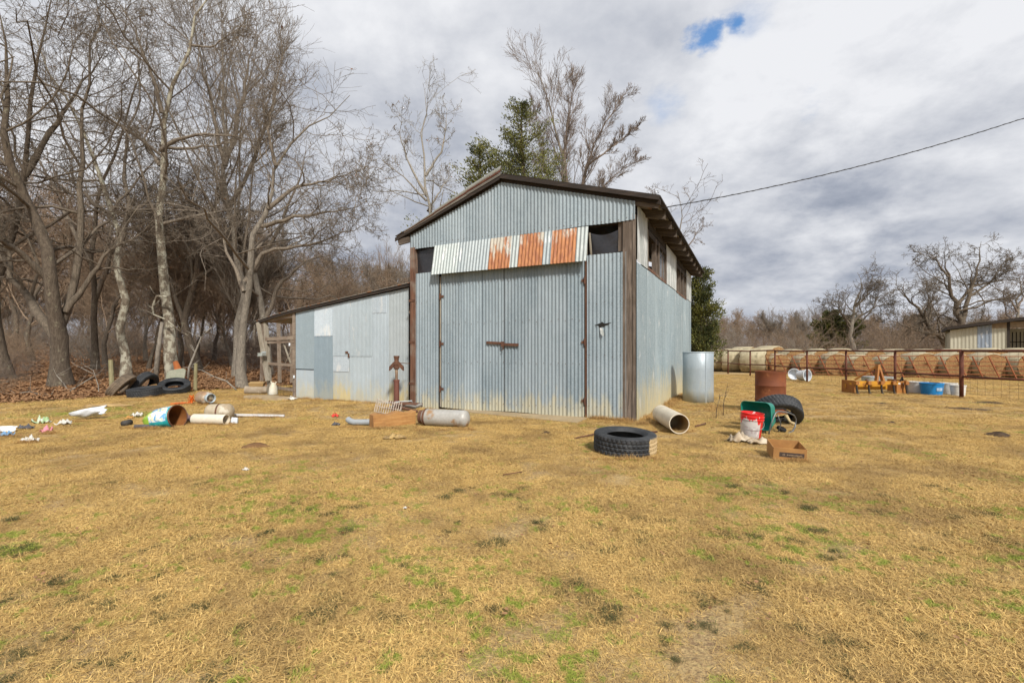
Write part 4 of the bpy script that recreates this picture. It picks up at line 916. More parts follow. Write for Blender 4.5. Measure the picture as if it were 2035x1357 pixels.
g = P(241, 771, 13.6); g.z = 0; tyre('dusty brown tyre standing tilted at the left of the tyre pile', (g.x, g.y, .30), (R(8), R(-50), .15), mtyre_tan, key='b'); g = G(228, 790); tyre('black tyre half hidden under the dusty brown one', (-11.15, 14.35, .26), (R(10), R(-66), -.2), mtyre, key='b')

mpvc = simple('cream_pvc', (.74, .67, .53), (.64, .56, .43), 2.5, .45, bs=.05, spots=(.45, .36, .24), spotamt=.72); mpvci = simple('pipe_inside_brown', (.30, .18, .07), (.42, .30, .14), 3, .7)
def pipe(name, label, a, b2, r, th, mat, cat='pipe', inner=None):
    a, b2 = Vector(a), Vector(b2); ax = b2 - a; L = ax.length; t = thing(name, label, cat, a); t.rotation_euler = ax.to_track_quat('Z', 'Y').to_euler()
    MB().lathe([(r - th, 0), (r, 0), (r, L), (r - th, L)], 40).build('pipe_wall', mat, t, 'auto'); MB().lathe([(r - th, 0), (r - th, L)], 40).build('pipe_bore', inner or mpvci, t, True); return t
f_ = P(1350, 841, 7.35); k_ = P(1314, 815, 8.55)
pipe('plastic_pipe', 'fat cream plastic pipe lying by the right barn corner, brown inside', (f_.x, f_.y, .165), (k_.x, k_.y, .165), .155, .012, mpvc)
a = G(386, 842); b2 = G(458, 842); pipe('plastic_pipe', 'short cream plastic pipe lying in front of the two old gas tanks', (a.x, a.y, .095), (b2.x, b2.y - .12, .095), .092, .008, simple('pale_pvc', (.74, .68, .56), (.66, .6, .48), 2, .45, bs=.05), inner=mpvc)
# grey elbow
a = G(690, 846); pts = [Vector((0, .05, .09)), Vector((.05, .0, .07)), Vector((.13, -.03, .055)), Vector((.25, -.03, .055)), Vector((.5, 0, .055)), Vector((.56, .02, .055))]
tag(MB().tube(pts, .052, 16, False).build('bent_pipe', simple('grey_pvc', (.36, .39, .41), (.28, .31, .33), 3, .5, bs=.05), None, True, loc=(a.x, a.y, 0)), 'short grey curved pipe touching the left end of the timber', 'pipe')
# timber block
a = G(742, 852); b2 = G(826, 843); tm = thing('timber_block', 'thick orange-brown timber lying below the wire basket', 'timber', (a.x, a.y, 0), math.atan2(b2.y - a.y, b2.x - a.x))
mt = woodmat('fresh_timber', (.36, .17, .05), (.48, .26, .09), (.28, .13, .045), 'x'); L = (Vector(b2) - Vector(a)).length
tb = MB(); n = 10; vs = []
for i in range(n + 1):
    x_ = L * i / n; tp = .215 + .02 * math.sin(i * 1.3) + .015 * (i / n); vs += [(x_, 0 + .01 * math.sin(i), 0), (x_, .18, 0), (x_, .18, tp), (x_, .0 + .01 * math.cos(i), tp - .005)]
tb.add(vs, [(i * 4 + j, i * 4 + 4 + j, i * 4 + 4 + (j + 1) % 4, i * 4 + (j + 1) % 4) for i in range(n) for j in range(4)] + [(0, 1, 2, 3), (n * 4 + 3, n * 4 + 2, n * 4 + 1, n * 4)])
tb.build('beam', mt, tm); MB().box((.1, -.004, .05), (.2, .02, .1)).build('split_piece', mt, tm)
# wire basket with scrap
a = G(752, 845); bx = P(752, 826, 8.85); bk_ = thing('wire_basket', 'tipped wire basket full of scrap resting behind the orange timber', 'basket', (bx.x - .07, 8.82, .17), -.12)
bk_.rotation_euler = (R(-14), R(9), -.1); mw = simple('dusty_wire', (.62, .52, .43), None, 9, .6, .2, bs=0); bm2 = MB()
for i in range(12):
    x_ = .48 * i / 11; bm2.tube([(x_, 0, 0), (x_, 0, .25)], .008, 4); bm2.tube([(x_, 0, .0), (x_, .26, 0)], .004, 4); bm2.tube([(x_, .26, 0), (x_, .26, .22)], .004, 4)
for z in (0, .11, .22): bm2.tube([(0, 0, z), (.48, 0, z), (.48, .26, z), (0, .26, z), (0, 0, z)], .005, 4)
for y in (.06, .13, .2): bm2.tube([(0, y, 0), (0, y, .22)], .004, 4); bm2.tube([(.48, y, 0), (.48, y, .22)], .004, 4)
bm2.build('wire_frame', mw, bk_)
rg = random.Random(4); ms_ = simple('scrap_metal', (.30, .28, .25), (.10, .09, .08), 9, .6, .3)
sc_ = thing('scrap_pieces', 'jumbled grey scrap lying in and beside the wire basket', 'scrap', (bx.x + .1, 8.88, .1))
for i in range(9):
    MB().tube([(rg.uniform(0, .6), rg.uniform(0, .2), rg.uniform(.05, .22)), (rg.uniform(0, .65), rg.uniform(0, .2), rg.uniform(.08, .26)), (rg.uniform(.1, .75), rg.uniform(0, .2), rg.uniform(.05, .2))], rg.uniform(.008, .04), 8).build('scrap_piece', (ms_, M_rust, M_tank)[i % 3], sc_)
# gas tanks
mtk = simple('scuffed_tank_paint', (.46, .45, .42), (.36, .34, .30), 3.5, .5, .1, bs=.15, spots=(.33, .20, .10), spotamt=.60)
def capsule(mb, r, L, n=28):
    pr = [(.001, 0)] + [(r * math.sin(a_), r * .6 * (1 - math.cos(a_))) for a_ in np.linspace(.2, math.pi / 2, 7)]
    pr += [(r * 1.012, r * .6 + .015), (r, r * .6 + .03)] + [(r, L - r * .6 - .03), (r * 1.012, L - r * .6 - .015)] + [(r * math.sin(a_), L - r * .6 * (1 - math.cos(a_))) for a_ in np.linspace(math.pi / 2, .2, 7)] + [(.001, L)]
    return mb.lathe(pr, n)
a = G(836, 847); b2 = G(931, 851); r_ = .145; gt = thing('gas_tank', 'long rust-streaked white gas tank lying right of the orange timber', 'gas tank', (a.x, a.y + .12, r_)); dv = Vector((b2.x - a.x, b2.y - a.y - .02, 0)); gt.rotation_euler = dv.to_track_quat('Z', 'Y').to_euler()
capsule(MB(), r_, dv.length).build('shell', mtk, gt, True); MB().lathe([(r_ + .004, .07), (r_ + .007, .09), (r_ + .004, .11)], 28).build('weld_band', M_rust, gt, True)
MB().lathe([(r_ * .8, -.03), (r_ * .82, .06)], 28).build('foot_ring', M_rust, gt, True); MB().tube([(0, 0, 0), (0, 0, .04)], .03, 10).build('fitting', M_rust, gt, loc=(-.0, -r_, dv.length * .8), rot=(R(90), 0, 0))
a = G(392, 803); g2 = thing('gas_cylinder', 'rusty grey gas cylinder on its side with its collar towards the camera', 'gas cylinder', (a.x - .0, a.y + .1, .16), 0); dv = Vector((.45, -.28, -.0)); g2.rotation_euler = dv.to_track_quat('Z', 'Y').to_euler()
mtr = simple('rust_streaked_paint', (.40, .33, .24), (.32, .17, .08), 3.0, .6, .1, spots=(.5, .47, .40)); capsule(MB(), .155, .46).build('shell', mtr, g2, True)
MB().lathe([(.09, .40), (.11, .42), (.11, .54), (.10, .54), (.10, .45)], 24).build('collar', M_tank, g2, True); MB().tube([(0, 0, .43), (0, 0, .51)], .03, 10).build('valve', simple('brass_valve', (.35, .28, .17)), g2)
a = G(385, 838); g3 = thing('gas_cylinder', 'squat beige gas cylinder lying behind the short cream pipe', 'gas cylinder', (a.x + .02, a.y + .30, .15), 0); dv = Vector((.52, .05, 0)); g3.rotation_euler = dv.to_track_quat('Z', 'Y').to_euler()
capsule(MB(), .15, .50).build('shell', simple('beige_dirty_paint', (.45, .38, .27), (.34, .26, .17), 5, .75, spots=(.55, .50, .4)), g3, True); MB().lathe([(.153, .235), (.156, .25), (.153, .265)], 28).build('weld_band', M_rust, g3, True)
# orange net trailing behind cylinder
rg = random.Random(12); nt = MB(); a = G(345, 806); b2 = G(380, 803)
for i in range(16):
    p = Vector(a).lerp(Vector(b2), rg.random()); p.z += .02; nt.tube([p + Vector((rg.uniform(-.12, .12), rg.uniform(-.05, .05), rg.uniform(0, .05))) for _ in range(3)], .007, 4)
for i in range(14):
    p = Vector(b2) + Vector((.02, 0, 0)); nt.tube([p + Vector((rg.uniform(-.08, .08), rg.uniform(-.08, .06), rg.uniform(0, .24))) for _ in range(3)], .008, 4)
tag(nt.build('orange_netting', simple('orange_plastic', (.75, .16, .015), (.6, .12, .01), 8, .5, bs=0)), 'tangle of bright orange plastic netting beside the rusty gas cylinder', 'netting')
# teal printed can
cn = thing('paper_drum', 'crumpled teal and green printed drum lying on its side, rusty brown inside', 'drum', (0, 0, 0)); a = G(335, 852); b2 = G(278, 850)
cn.location = (a.x + .02, a.y + .18, .19); dv = Vector((-.97, .14, -.15)); cn.rotation_euler = dv.to_track_quat('Z', 'Y').to_euler(); L = .66
m_, N, b = newmat('printed_label'); c = N.new('ShaderNodeTexCoord').outputs['Object']; s = N.new('ShaderNodeSeparateXYZ'); N.l.new(c, s.inputs[0])
z = s.outputs[2]; ang = N.math('ARCTAN2', s.outputs[1], s.outputs[0])
c1 = N.mix(N.ramp(N.noise(c, 7, 3), .45, .55), (.02, .36, .38), (.01, .28, .30)); c1 = N.mix(N.ramp(N.math('ADD', z, N.math('MULTIPLY', N.noise(c, 4, 2), .08)),   .44, .47), c1, (.30, .50, .05))
inn = N.noise(c, 10, 4, .6, .5); pic = N.mix(N.ramp(inn, .45, .55), (.75, .80, .78), (.12, .35, .62)); pic = N.mix(N.ramp(N.noise(c, 16, 3), .55, .6), pic, (.72, .70, .25))
msk = N.math('MULTIPLY', N.math('GREATER_THAN', z, .05), N.math('LESS_THAN', z, .42)); an = N.math('ABSOLUTE', N.math('SINE', N.math('MULTIPLY', ang, 1.0)))
msk = N.math('MULTIPLY', msk, N.math('LESS_THAN', N.math('COSINE', N.math('SUBTRACT', ang, 3.6)), 2)); msk = N.math('MULTIPLY', msk, N.math('GREATER_THAN', N.math('SINE', N.math('MULTIPLY', ang, 2.0)), -.45))
c1 = N.mix(msk, c1, pic); N.put(b, 'Base Color', c1); N.put(b, 'Roughness', .4)
crn_ = lambda i, k, r_, z_: (r_ * (1 + (.07 * math.sin(k * 1.1 + i) if i > 1 else 0)), z_ + (.012 * math.sin(k * .8) if i > 1 else 0))
MB().lathe([(.185, 0), (.19, .0), (.188, .14), (.178, .27), (.158, .40), (.12, .52), (.07, .60), (.001, .64)], 36, rfun=crn_).build('drum_wall', m_, cn, True); MB().lathe([(.184, -.001), (.170, .2), (.140, .36), (.08, .5), (.001, .52)], 36).build('rusty_lining', simple('rusty_lining', (.26, .10, .025), (.14, .05, .015), 4, .55), cn, True)
MB().lathe([(.184, -.012), (.196, -.012), (.196, .012), (.184, .012)], 36, closed=True).build('rim', M_rust, cn, True)
# white plastic scrap (torn bottle/jug)
mwh = simple('white_plastic', (.72, .76, .80), (.62, .66, .70), 3, .4, bs=.1, spots=(.45, .38, .3), spotamt=.75)
def shell(name, label, cat, loc, rz, mat, L=.36, r=.12, tear=.6, ry=0):
    vs = []; n, mseg = 12, 16
    for i in range(n + 1):
        for j in range(mseg + 1):
            a_ = -tear * math.pi + 2 * tear * math.pi * j / mseg; rr = r * (.35 + .65 * min(1, i / 5)) * (1 + .08 * math.sin(j * 1.3 + i)); vs.append((L * i / n * (1 + .06 * math.sin(j * 2.1)), rr * math.sin(a_), r - rr * math.cos(a_) * .9))
    o = MB().add(vs, [(i * (mseg + 1) + j, (i + 1) * (mseg + 1) + j, (i + 1) * (mseg + 1) + j + 1, i * (mseg + 1) + j + 1) for i in range(n) for j in range(mseg)]).build(name, mat, None, True, loc=loc, rot=(0, ry, rz))
    so_ = o.modifiers.new('thickness', 'SOLIDIFY'); so_.thickness = .004; return tag(o, label, cat)
a = G(143, 835); shell('plastic_jug', 'torn white plastic jug lying left of the teal drum', 'jug', (a.x, a.y, .0), .25, mwh, .50, .13, .60, R(-10)); a = G(-6, 860); shell('plastic_jug', 'torn piece of white plastic at the left edge of the photo', 'plastic scrap', (a.x, a.y, 0), -.2, mwh, .25, .1, .5)
def rag(name, label, cat, u, v, sx_, sy_, h_, mat, seed=0, rz=0):
    rg_ = random.Random(seed); n = 9; vs = []; p = G(u, v)
    for i in range(n + 1):
        for j in range(n + 1):
            x_, y_ = i / n - .5, j / n - .5; e_ = 1 + .18 * math.sin(7 * x_ + seed) + .15 * rg_.uniform(-1, 1) * (abs(x_) > .4 or abs(y_) > .4)
            vs.append((x_ * sx_ * e_, y_ * sy_ * e_, max(.008, 1.9 * h_ * (.45 + .5 * math.sin(x_ * 9 + seed * 1.3) * math.cos(y_ * 8 + seed) + rg_.uniform(-.35, .4)) * (1 - 1.2 * max(abs(x_), abs(y_))) + .012)))
    o = MB().add(vs, [(i * (n + 1) + j, (i + 1) * (n + 1) + j, (i + 1) * (n + 1) + j + 1, i * (n + 1) + j + 1) for i in range(n) for j in range(n)]).build(name, mat, None, True, loc=p, rot=(0, 0, rz))
    so_ = o.modifiers.new('thickness', 'SOLIDIFY'); so_.thickness = .003; return tag(o, label, cat)
mpaper = simple('paper_white', (.70, .68, .62), (.55, .52, .46), 8, .8); mpink = simple('pink_rag', (.75, .30, .36), (.6, .2, .26), 9, .8); mblue = simple('blue_rag', (.12, .28, .50), (.2, .35, .5), 9, .8)
rag('paper_scrap', 'crumpled pink rag in the grass at the left', 'rag', 93, 860, .17, .12, .07, mpink, 1); rag('cloth_rag', 'blue crumpled rag near the left edge', 'rag', 13, 867, .17, .12, .06, mblue, 2)
rag('paper_scrap', 'crumpled cream paper below the pink rag', 'paper', 60, 878, .19, .12, .06, mpaper, 3); rag('paper_scrap', 'white and green wrapper above the pink rag', 'wrapper', 82, 842, .20, .16, .09, simple('wrapper', (.70, .72, .62), (.22, .38, .12), 14, .5), 4)
rag('paper_scrap', 'pale wrapper between the green wrapper and the white jug', 'wrapper', 127, 845, .16, .14, .07, mpaper, 5); rag('paper_scrap', 'small white paper left of the teal drum', 'paper', 272, 829, .14, .12, .07, mpaper, 6)
rag('orange_scrap', 'orange scrap just left of the teal drum', 'scrap', 257, 832, .14, .12, .03, simple('orange_scrap', (.6, .3, .08)), 7); rag('dark_rag', 'dark grey rag between the blue rag and the green wrapper', 'rag', 52, 853, .28, .12, .05, simple('dark_cloth', (.10, .10, .11), None, 8), 8)
rag('purple_rag', 'dusky pink and black rag between the teal drum and the short cream pipe', 'rag', 372, 840, .32, .2, .10, simple('dusky_cloth', (.30, .17, .17), (.05, .05, .06), 9), 9)
rag('red_rag', 'small red rag lying in the grass before the shed', 'rag', 666, 829, .12, .06, .05, simple('red_cloth', (.65, .05, .03), (.5, .03, .02), 8), 10); rag('white_rag', 'pale crumpled sheet on the ground by the shed corner', 'rag', 576, 795, .28, .2, .06, mpaper, 11)
rag('paper_scrap', 'yellow torn cardboard strip lying in the grass left of the barn doors', 'cardboard', 785, 873, .30, .10, .05, simple('yellow_card', (.55, .38, .14), (.2, .13, .06), 8), 12, .3)
rag('paper_scrap', 'tiny white scrap in the open foreground lawn', 'paper', 805, 1012, .03, .025, .01, mpaper, 13); rag('paper_scrap', 'tiny pale scrap lying right of the brown dung pile', 'paper', 488, 936, .08, .03, .02, mpaper, 14)
rag('cloth_rag', 'grey-green cloth beside a tuft left of the bent grey pipe', 'rag', 668, 846, .14, .1, .04, simple('dark_cloth', (.1, .1, .11)), 15)
rag('mat', 'flat tan cardboard sheet lying before the tyre pile', 'cardboard', 215, 808, .95, .28, .05, simple('tan_card', (.46, .31, .13), (.36, .23, .10), 4), 16, .12)
# small fittings
a = G(247, 847); tag(MB().tube([(0, .12, .05), (0, -.02, .05)], [.055, .05], 14).build('dark_bottle', simple('dark_plastic', (.06, .055, .05)), None, True, loc=a), 'short dark plastic can pointing at the camera, left of the teal drum', 'can')
a = G(268, 852); tag(MB().tube([(0, 0, .035), (.2, .03, .035), (.22, .03, .035), (.3, .04, .035)], [.035, .035, .015, .015], 12).build('dark_bottle', MC['dark_cloth'], None, True, loc=a), 'grey bottle lying under the left end of the teal drum', 'bottle')
# white strips
a = G(462, 829); b2 = G(565, 829); wsb = MB().beam((a.x, a.y, .06), (b2.x, b2.y, .03), .06, .035); tag(wsb.build('white_strip', simple('white_paint_strip', (.75, .76, .76), (.66, .66, .66), 3, .5)), 'long thin white strip of trim lying in the grass', 'trim')
a = G(466, 841); tag(MB().box((a.x, a.y, .06), (.12, .04, .1), (R(-10), .1, .1), .8).build('junction_box', mwh), 'small white box beside the mouth of the short cream pipe', 'box')
a = G(449, 822); tag(MB().box((a.x, a.y, .04), (.16, .14, .08), (0, 0, .1)).box((a.x - .02, a.y - .03, .085), (.07, .05, .015)).build('junction_box', simple('beige_box', (.42, .36, .27))), 'small beige box with dark opening right of the squat cylinder', 'box')
# seat shell + board on tyres
a = G(318, 783); p = Vector((a.x - .05, a.y + .75, .50))
def rrect(w_, h_, r, n=5):
    out = []
    for cx_, cy_, a0 in ((w_ / 2 - r, h_ / 2 - r, 0), (-w_ / 2 + r, h_ / 2 - r, 90), (-w_ / 2 + r, -h_ / 2 + r, 180), (w_ / 2 - r, -h_ / 2 + r, 270)):
        for k in range(n + 1): t = R(a0 + 90 * k / n); out.append((cx_ + r * math.cos(t), cy_ + r * math.sin(t)))
    return out
rr = rrect(.56, .46, .12); nn = len(rr); mb = MB(); mb.v += [(x_ * (1 + .12 * y_), y_, z_) for z_ in (0, .04) for x_, y_ in rr]; mb.f += [tuple(range(nn))[::-1], tuple(range(nn, 2 * nn))] + [(j, (j + 1) % nn, nn + (j + 1) % nn, nn + j) for j in range(nn)]
tag(mb.build('tray', simple('grey_green_plastic', (.24, .25, .18), (.30, .29, .22), 3, .7), None, 'auto', loc=p, rot=(R(62), R(-10), .1)), 'rounded grey-green plastic tray propped up in the tyre pile', 'tray')
a = P(287, 771, 14.2); tag(MB().box(a, (.42, .2, .07), (R(10), R(4), .15)).box(a + Vector((.2, 0, .04)), (.22, .22, .08), (R(5), R(-20), 0)).build('plank_piece', simple('orange_board', (.42, .24, .09), (.32, .18, .07), 5)), 'orange-brown board lying across the middle tyre', 'board')
# stakes, snag, orange rotten trunk
def stake(label, u, v0, v1, Y, r=.05, mat=M_grey, lean=0, name='fence_stake', cat='post'):
    x_ = (u - CU) / F * Y; z0 = hgt(x_, Y); z1 = H + (HV - v1) / F * Y
    return tag(MB().tube([(0, 0, -.1), (lean * .4, 0, (z1 - z0) * .45), (lean, .0, z1 - z0)], [r, r * .95, r * .85], 8).build(name, mat, None, 'auto', loc=(x_, Y, z0)), label, cat)
mst = woodmat('mossy_stake', (.22, .20, .10), (.34, .30, .17), (.16, .14, .07))
stake('mossy old stake behind the left end of the tyre pile', 223, 785, 715, 14.8, .07, mst, -.05); stake('thin square stake right of the orange rotten log', 388, 780, 722, 15.0, .055, mst, .02)
q = rooted([(357, 790), (352, 750), (348, 718)], 15.2); tag(MB().tube([q[0] + Vector((.25, 0, 0)), q[1] + Vector((.12, 0, 0)), q[2]], [.19, .15, .07], 7).build('rotten_log', simple('orange_rot', (.42, .12, .025), (.22, .07, .02), 4, .9, spots=(.5, .42, .34)), None, True), 'rotten orange upright log between the pale trunk and the thin stake', 'log')
q = rooted([(308, 770), (314, 700), (322, 640)], 16.2); tag(MB().tube(q, [.08, .075, .05], 8).build('dead_branch', B_grey, None, True), 'dead pole leaning against the tall crooked tree', 'branch')
q = px([(265, 778), (290, 750), (308, 728)], 14.6); tag(MB().tube(q, [.014, .012, .008], 5).build('dead_branch', B_pale, None, True), 'thin pale stick slanting up behind the middle tyre', 'branch')
def snag(label, pts, Y, r, mat=B_pale):
    q = px(pts, Y); mb = MB().tube(q, [r * (1 - .7 * i / len(q)) for i in range(len(q))], 6); rg_ = random.Random(len(label))
    for i in range(1, len(q)):
        for _ in range(3):
            d = Vector((rg_.uniform(-1, 1), rg_.uniform(-.5, .5), rg_.uniform(-.2, .9))) * .45; mb.tube([q[i], q[i] + d * .5, q[i] + d + Vector((0, 0, rg_.uniform(-.1, .1)))], [r * .4, r * .25, r * .12], 4)
    return tag(mb.build('dead_branch', mat, None, True), label, 'branch')
snag('pale forked sapling stem between the tyres and the shed', [(372, 765), (376, 730), (388, 700), (400, 670), (420, 650)], 15.6, .04); snag('pale fallen branch lying at the wood edge left of the shed', [(470, 775), (450, 757), (425, 748), (400, 735)], 15.4, .025)
snag('broken crooked limb hanging beside the tall crooked tree', [(332, 590), (312, 588), (303, 610), (305, 625), (330, 635), (360, 660)], 17.0, .05, B_lich); snag('fallen branch arching in the brush below the thickest oak', [(120, 790), (150, 770), (190, 745), (160, 730)], 13.9, .02)
snag('brushy dead branch at the left edge of the yard', [(-5, 795), (30, 782), (60, 778), (100, 790)], 13.0, .018); snag('thin upright twig between the thickest oak and the mossy stake', [(198, 790), (195, 765), (185, 735)], 14, .014)
snag('pale branch springing from low on the thickest oak', [(145, 790), (125, 760), (112, 745)], 14.2, .018)
# log and slabs at bay
a = G(488, 783); lg = MB().tube([(0, 0, .12), (.32, .05, .12), (.62, .1, .12)], [.13, .125, .12], 12); tag(lg.build('log', simple('old_log', (.38, .32, .24), (.26, .2, .14), 5, spots=(.5, .45, .36)), None, 'auto', loc=a), 'short thick log lying left of the open shed bay', 'log')
a = G(500, 783); tag(MB().box((.15, .03, .30), (.38, .16, .10), (R(15), 0, .1), 1.15).build('cardboard_piece', simple('tan_card', (.46, .31, .13))), 'tan cardboard tray resting on the short log', 'cardboard').location = a
for i, (u, v, sx_, sy_, lab) in enumerate(((520, 792, .9, .35, 'long flat stone slab below the log at the shed bay'), (552, 795, .8, .3, 'flat stone slab below the white jug at the shed bay'))):
    a = G(u, v); n = 9; mb = MB(); rg_ = random.Random(i); ring = [(sx_ / 2 * math.cos(t) * rg_.uniform(.8, 1.1), sy_ / 2 * math.sin(t) * rg_.uniform(.8, 1.1)) for t in [k * 2 * math.pi / n for k in range(n)]]
    mb.add([(x_, y_, .09) for x_, y_ in ring] + [(x_ * 1.05, y_ * 1.05, -.02) for x_, y_ in ring], [tuple(range(n))] + [(k, k + n, (k + 1) % n + n, (k + 1) % n) for k in range(n)]); tag(mb.build('stone_slab', simple('tan_stone', (.42, .33, .20), (.32, .24, .15), 4), None, loc=a), lab, 'stone')
a = G(543, 790); jg = MB().lathe([(.001, 0), (.115, 0), (.12, .03), (.105, .20), (.06, .29), (.03, .33), (.001, .33)], 20); jg.box((.05, 0, .28), (.03, .02, .16), (0, .5, 0)).box((-.03, 0, .30), (.03, .02, .14), (0, -.5, 0))
tag(jg.build('white_jug', simple('dirty_white_plastic', (.68, .66, .58), (.55, .48, .34), 4, .5), None, 'auto', loc=(a.x, a.y, .08)), 'dirty white jug with a pointed top standing at the open shed bay', 'jug')
for (u, v, lab) in ((575, 688, 'small white insulator high on the bay post of the shed'), (584, 752, 'small white insulator low on the bay post of the shed')):
    p = P(u + 1, v, 13.05); tag(MB().lathe([(.001, 0), (.022, 0), (.028, .03), (.018, .05), (.026, .08), (.001, .09)], 12).build('insulator', mwh, None, True, loc=(p.x, p.y - .02, p.z)), lab, 'insulator')
# rusty hand pump on casing
a = G(788, 810); hp = thing('well_pump', 'rusty old hand pump head on a brown pipe beside the left barn corner', 'pump', (a.x, a.y, 0)); zt1 = H + (HV - 756) / F * a.y
MB().lathe([(.001, -.05), (.062, -.05), (.062, zt1 - .02), (.07, zt1 - .02), (.07, zt1 + .02), (.001, zt1 + .02)], 20).build('casing', simple('red_brown_pipe', (.17, .06, .04), (.13, .05, .035), 4, .7), hp, 'auto')
zp = lambda v: H + (HV - v) / F * a.y
MB().lathe([(.028, zt1), (.03, zp(745)), (.036, zp(735)), (.026, zp(732))], 14).build('riser', simple('pale_rust', (.30, .22, .15), (.18, .10, .06), 8), hp, True)
mb = MB().lathe([(.001, zp(735)), (.06, zp(733)), (.075, zp(722)), (.05, zp(718)), (.055, zp(712)), (.066, zp(710)), (.066, zp(707)), (.001, zp(707))], 16); mb.box((0, -.05, zp(722)), (.09, .06, .07)); mb.build('pump_head', M_rust, hp, 'auto')
for sg in (-1, 1): MB().add([(sg * .04, -.03, zp(727)), (sg * .15, -.03, zp(736)), (sg * .17, -.03, zp(737)), (sg * .16, -.03, zp(728)), (sg * .05, -.03, zp(718))] + [(sg * .04, .03, zp(727)), (sg * .15, .03, zp(736)), (sg * .17, .03, zp(737)), (sg * .16, .03, zp(728)), (sg * .05, .03, zp(718))], [(0, 1, 2, 3, 4), (9, 8, 7, 6, 5)] + [(i, (i + 1) % 5, (i + 1) % 5 + 5, i + 5) for i in range(5)]).build('bracket', M_rust, hp)
MB().tube([(.05, 0, zp(721)), (.3, .02, zp(722.5))], .008, 6).build('pump_rod', M_rust, hp)
# steel tank cylinder
a = G(1395, 800); tk = thing('steel_tank', 'upright open galvanised steel cylinder at the right of the barn', 'tank', (a.x, a.y + .25, 0))
MB().lathe([(.365, -.02), (.372, -.02), (.372, .3), (.368, .8), (.370, 1.27), (.362, 1.275), (.362, .05)], 44).build('wall', M_tank, tk, True); MB().lathe([(.373, 1.245), (.379, 1.255), (.373, 1.268)], 44).build('rim', M_tank, tk, True)
MB().box((.05, -.372, .62), (.02, .006, 1.24)).build('seam', M_tank, tk)
# drum
Y = 9.9; dr_ = thing('oil_drum', 'rusty brown steel drum standing behind the leaning tyre', 'drum', ((1531 - CU) / F * Y, Y, 0))
MB().lathe([(.001, .02), (.285, .02), (.293, .0), (.293, .03), (.288, .05), (.288, .27), (.298, .285), (.288, .30), (.288, .565), (.298, .58), (.288, .595), (.288, .83), (.295, .85), (.295, .875), (.284, .875), (.284, .06)], 44).build('shell', M_drum, dr_, 'auto')
# red bucket on cloth
a = G(1491, 872); bu = thing('paint_bucket', 'red and white paint bucket splashed with white paint, left of the green hopper', 'bucket', (a.x, a.y, .03)); bu.rotation_euler = (R(3), R(4), 0)
m_, N, b = newmat('red_bucket_paint'); c = N.new('ShaderNodeTexCoord').outputs['Object']; s = N.new('ShaderNodeSeparateXYZ'); N.l.new(c, s.inputs[0])
dn = N.math('ADD', s.outputs[2], N.math('MULTIPLY', N.math('SUBTRACT', N.noise(N.scale3(c, (6, 6, 1.2)), 3, 4), .5), .35)); lf = N.ramp(s.outputs[0], .07, .05)
c1 = N.mix(N.math('MULTIPLY', N.ramp(dn, .27, .255), lf), (.62, .018, .018), (.55, .52, .50))
lab_ = N.math('MULTIPLY', N.math('MULTIPLY', N.math('GREATER_THAN', s.outputs[0], -.135), N.math('LESS_THAN', s.outputs[0], .03)), N.math('MULTIPLY', N.math('GREATER_THAN', s.outputs[2], .07), N.math('LESS_THAN', s.outputs[2], .17)))
c1 = N.mix(N.math('MULTIPLY', lab_, N.ramp(N.noise(c, 22, 3), .48, .54, 0, .5)), c1, (.35, .25, .27)); c1 = N.mix(N.ramp(N.noise(N.scale3(c, (1, 1, .5)), 20, 3), .66, .70), c1, (.72, .68, .66)); N.put(b, 'Base Color', c1); N.put(b, 'Roughness', .35)
MB().lathe([(.001, 0), (.132, 0), (.136, .01), (.150, .25), (.150, .26), (.162, .262), (.162, .28), (.151, .285), (.152, .30), (.163, .302), (.163, .315), (.152, .32), (.154, .345), (.160, .36), (.152, .36), (.146, .30), (.13, .1)], 40).build('shell', m_, bu, 'auto')
MB().lathe([(.001, .325), (.148, .325)], 30).build('dried_paint', simple('dried_paint', (.62, .5, .45), (.6, .05, .04), 9, .5), bu)
MB().tube([(.16 * math.cos(t), -.16 * abs(math.sin(t)) - .01, .25 - .11 * abs(math.sin(t))) for t in np.linspace(0, math.pi, 14)], .003, 5).build('handle', M_tank, bu)
rag('drop_cloth', 'paint-stiffened cream cloth under the red bucket', 'cloth', 1470, 879, .38, .16, .09, simple('stiff_cloth', (.58, .50, .38), (.36, .27, .17), 8), 21, .1); rag('drop_cloth', 'flattened cream cloth reaching right from the red bucket', 'cloth', 1512, 883, .34, .12, .05, MC['stiff_cloth'], 22, -.3)
# green hopper cart
a = G(1520, 862); hc = thing('hopper_cart', 'green plastic hopper cart tipped on its side with a bent grey tube handle', 'cart', (a.x, a.y, 0), 0); mgr = simple('green_plastic', (.012, .26, .20), (.008, .19, .15), 3, .4, bs=.05); Yc = a.y
def rrect(w_, h_, r, n=5):
    out = []
    for cx_, cy_, a0 in ((w_ / 2 - r, h_ / 2 - r, 0), (-w_ / 2 + r, h_ / 2 - r, 90), (-w_ / 2 + r, -h_ / 2 + r, 180), (w_ / 2 - r, -h_ / 2 + r, 270)):
        for k in range(n + 1): t = R(a0 + 90 * k / n); out.append((cx_ + r * math.cos(t), cy_ + r * math.sin(t)))
    return out
tb = MB(); rings = [(.50, .46, 0, .08), (.49, .45, -.0, .08), (.47, .43, .02, .08), (.40, .37, .20, .08), (.26, .24, .32, .07), (.10, .10, .36, .04)]; nn = None
for (w_, h_, z_, r_) in rings:
    rr = rrect(w_, h_, r_); nn = len(rr); tb.v += [(x_, y_, z_) for x_, y_ in rr]
tb.f += [(i * nn + j, i * nn + (j + 1) % nn, (i + 1) * nn + (j + 1) % nn, (i + 1) * nn + j) for i in range(1, 5) for j in range(nn)] + [tuple(5 * nn + j for j in range(nn))]
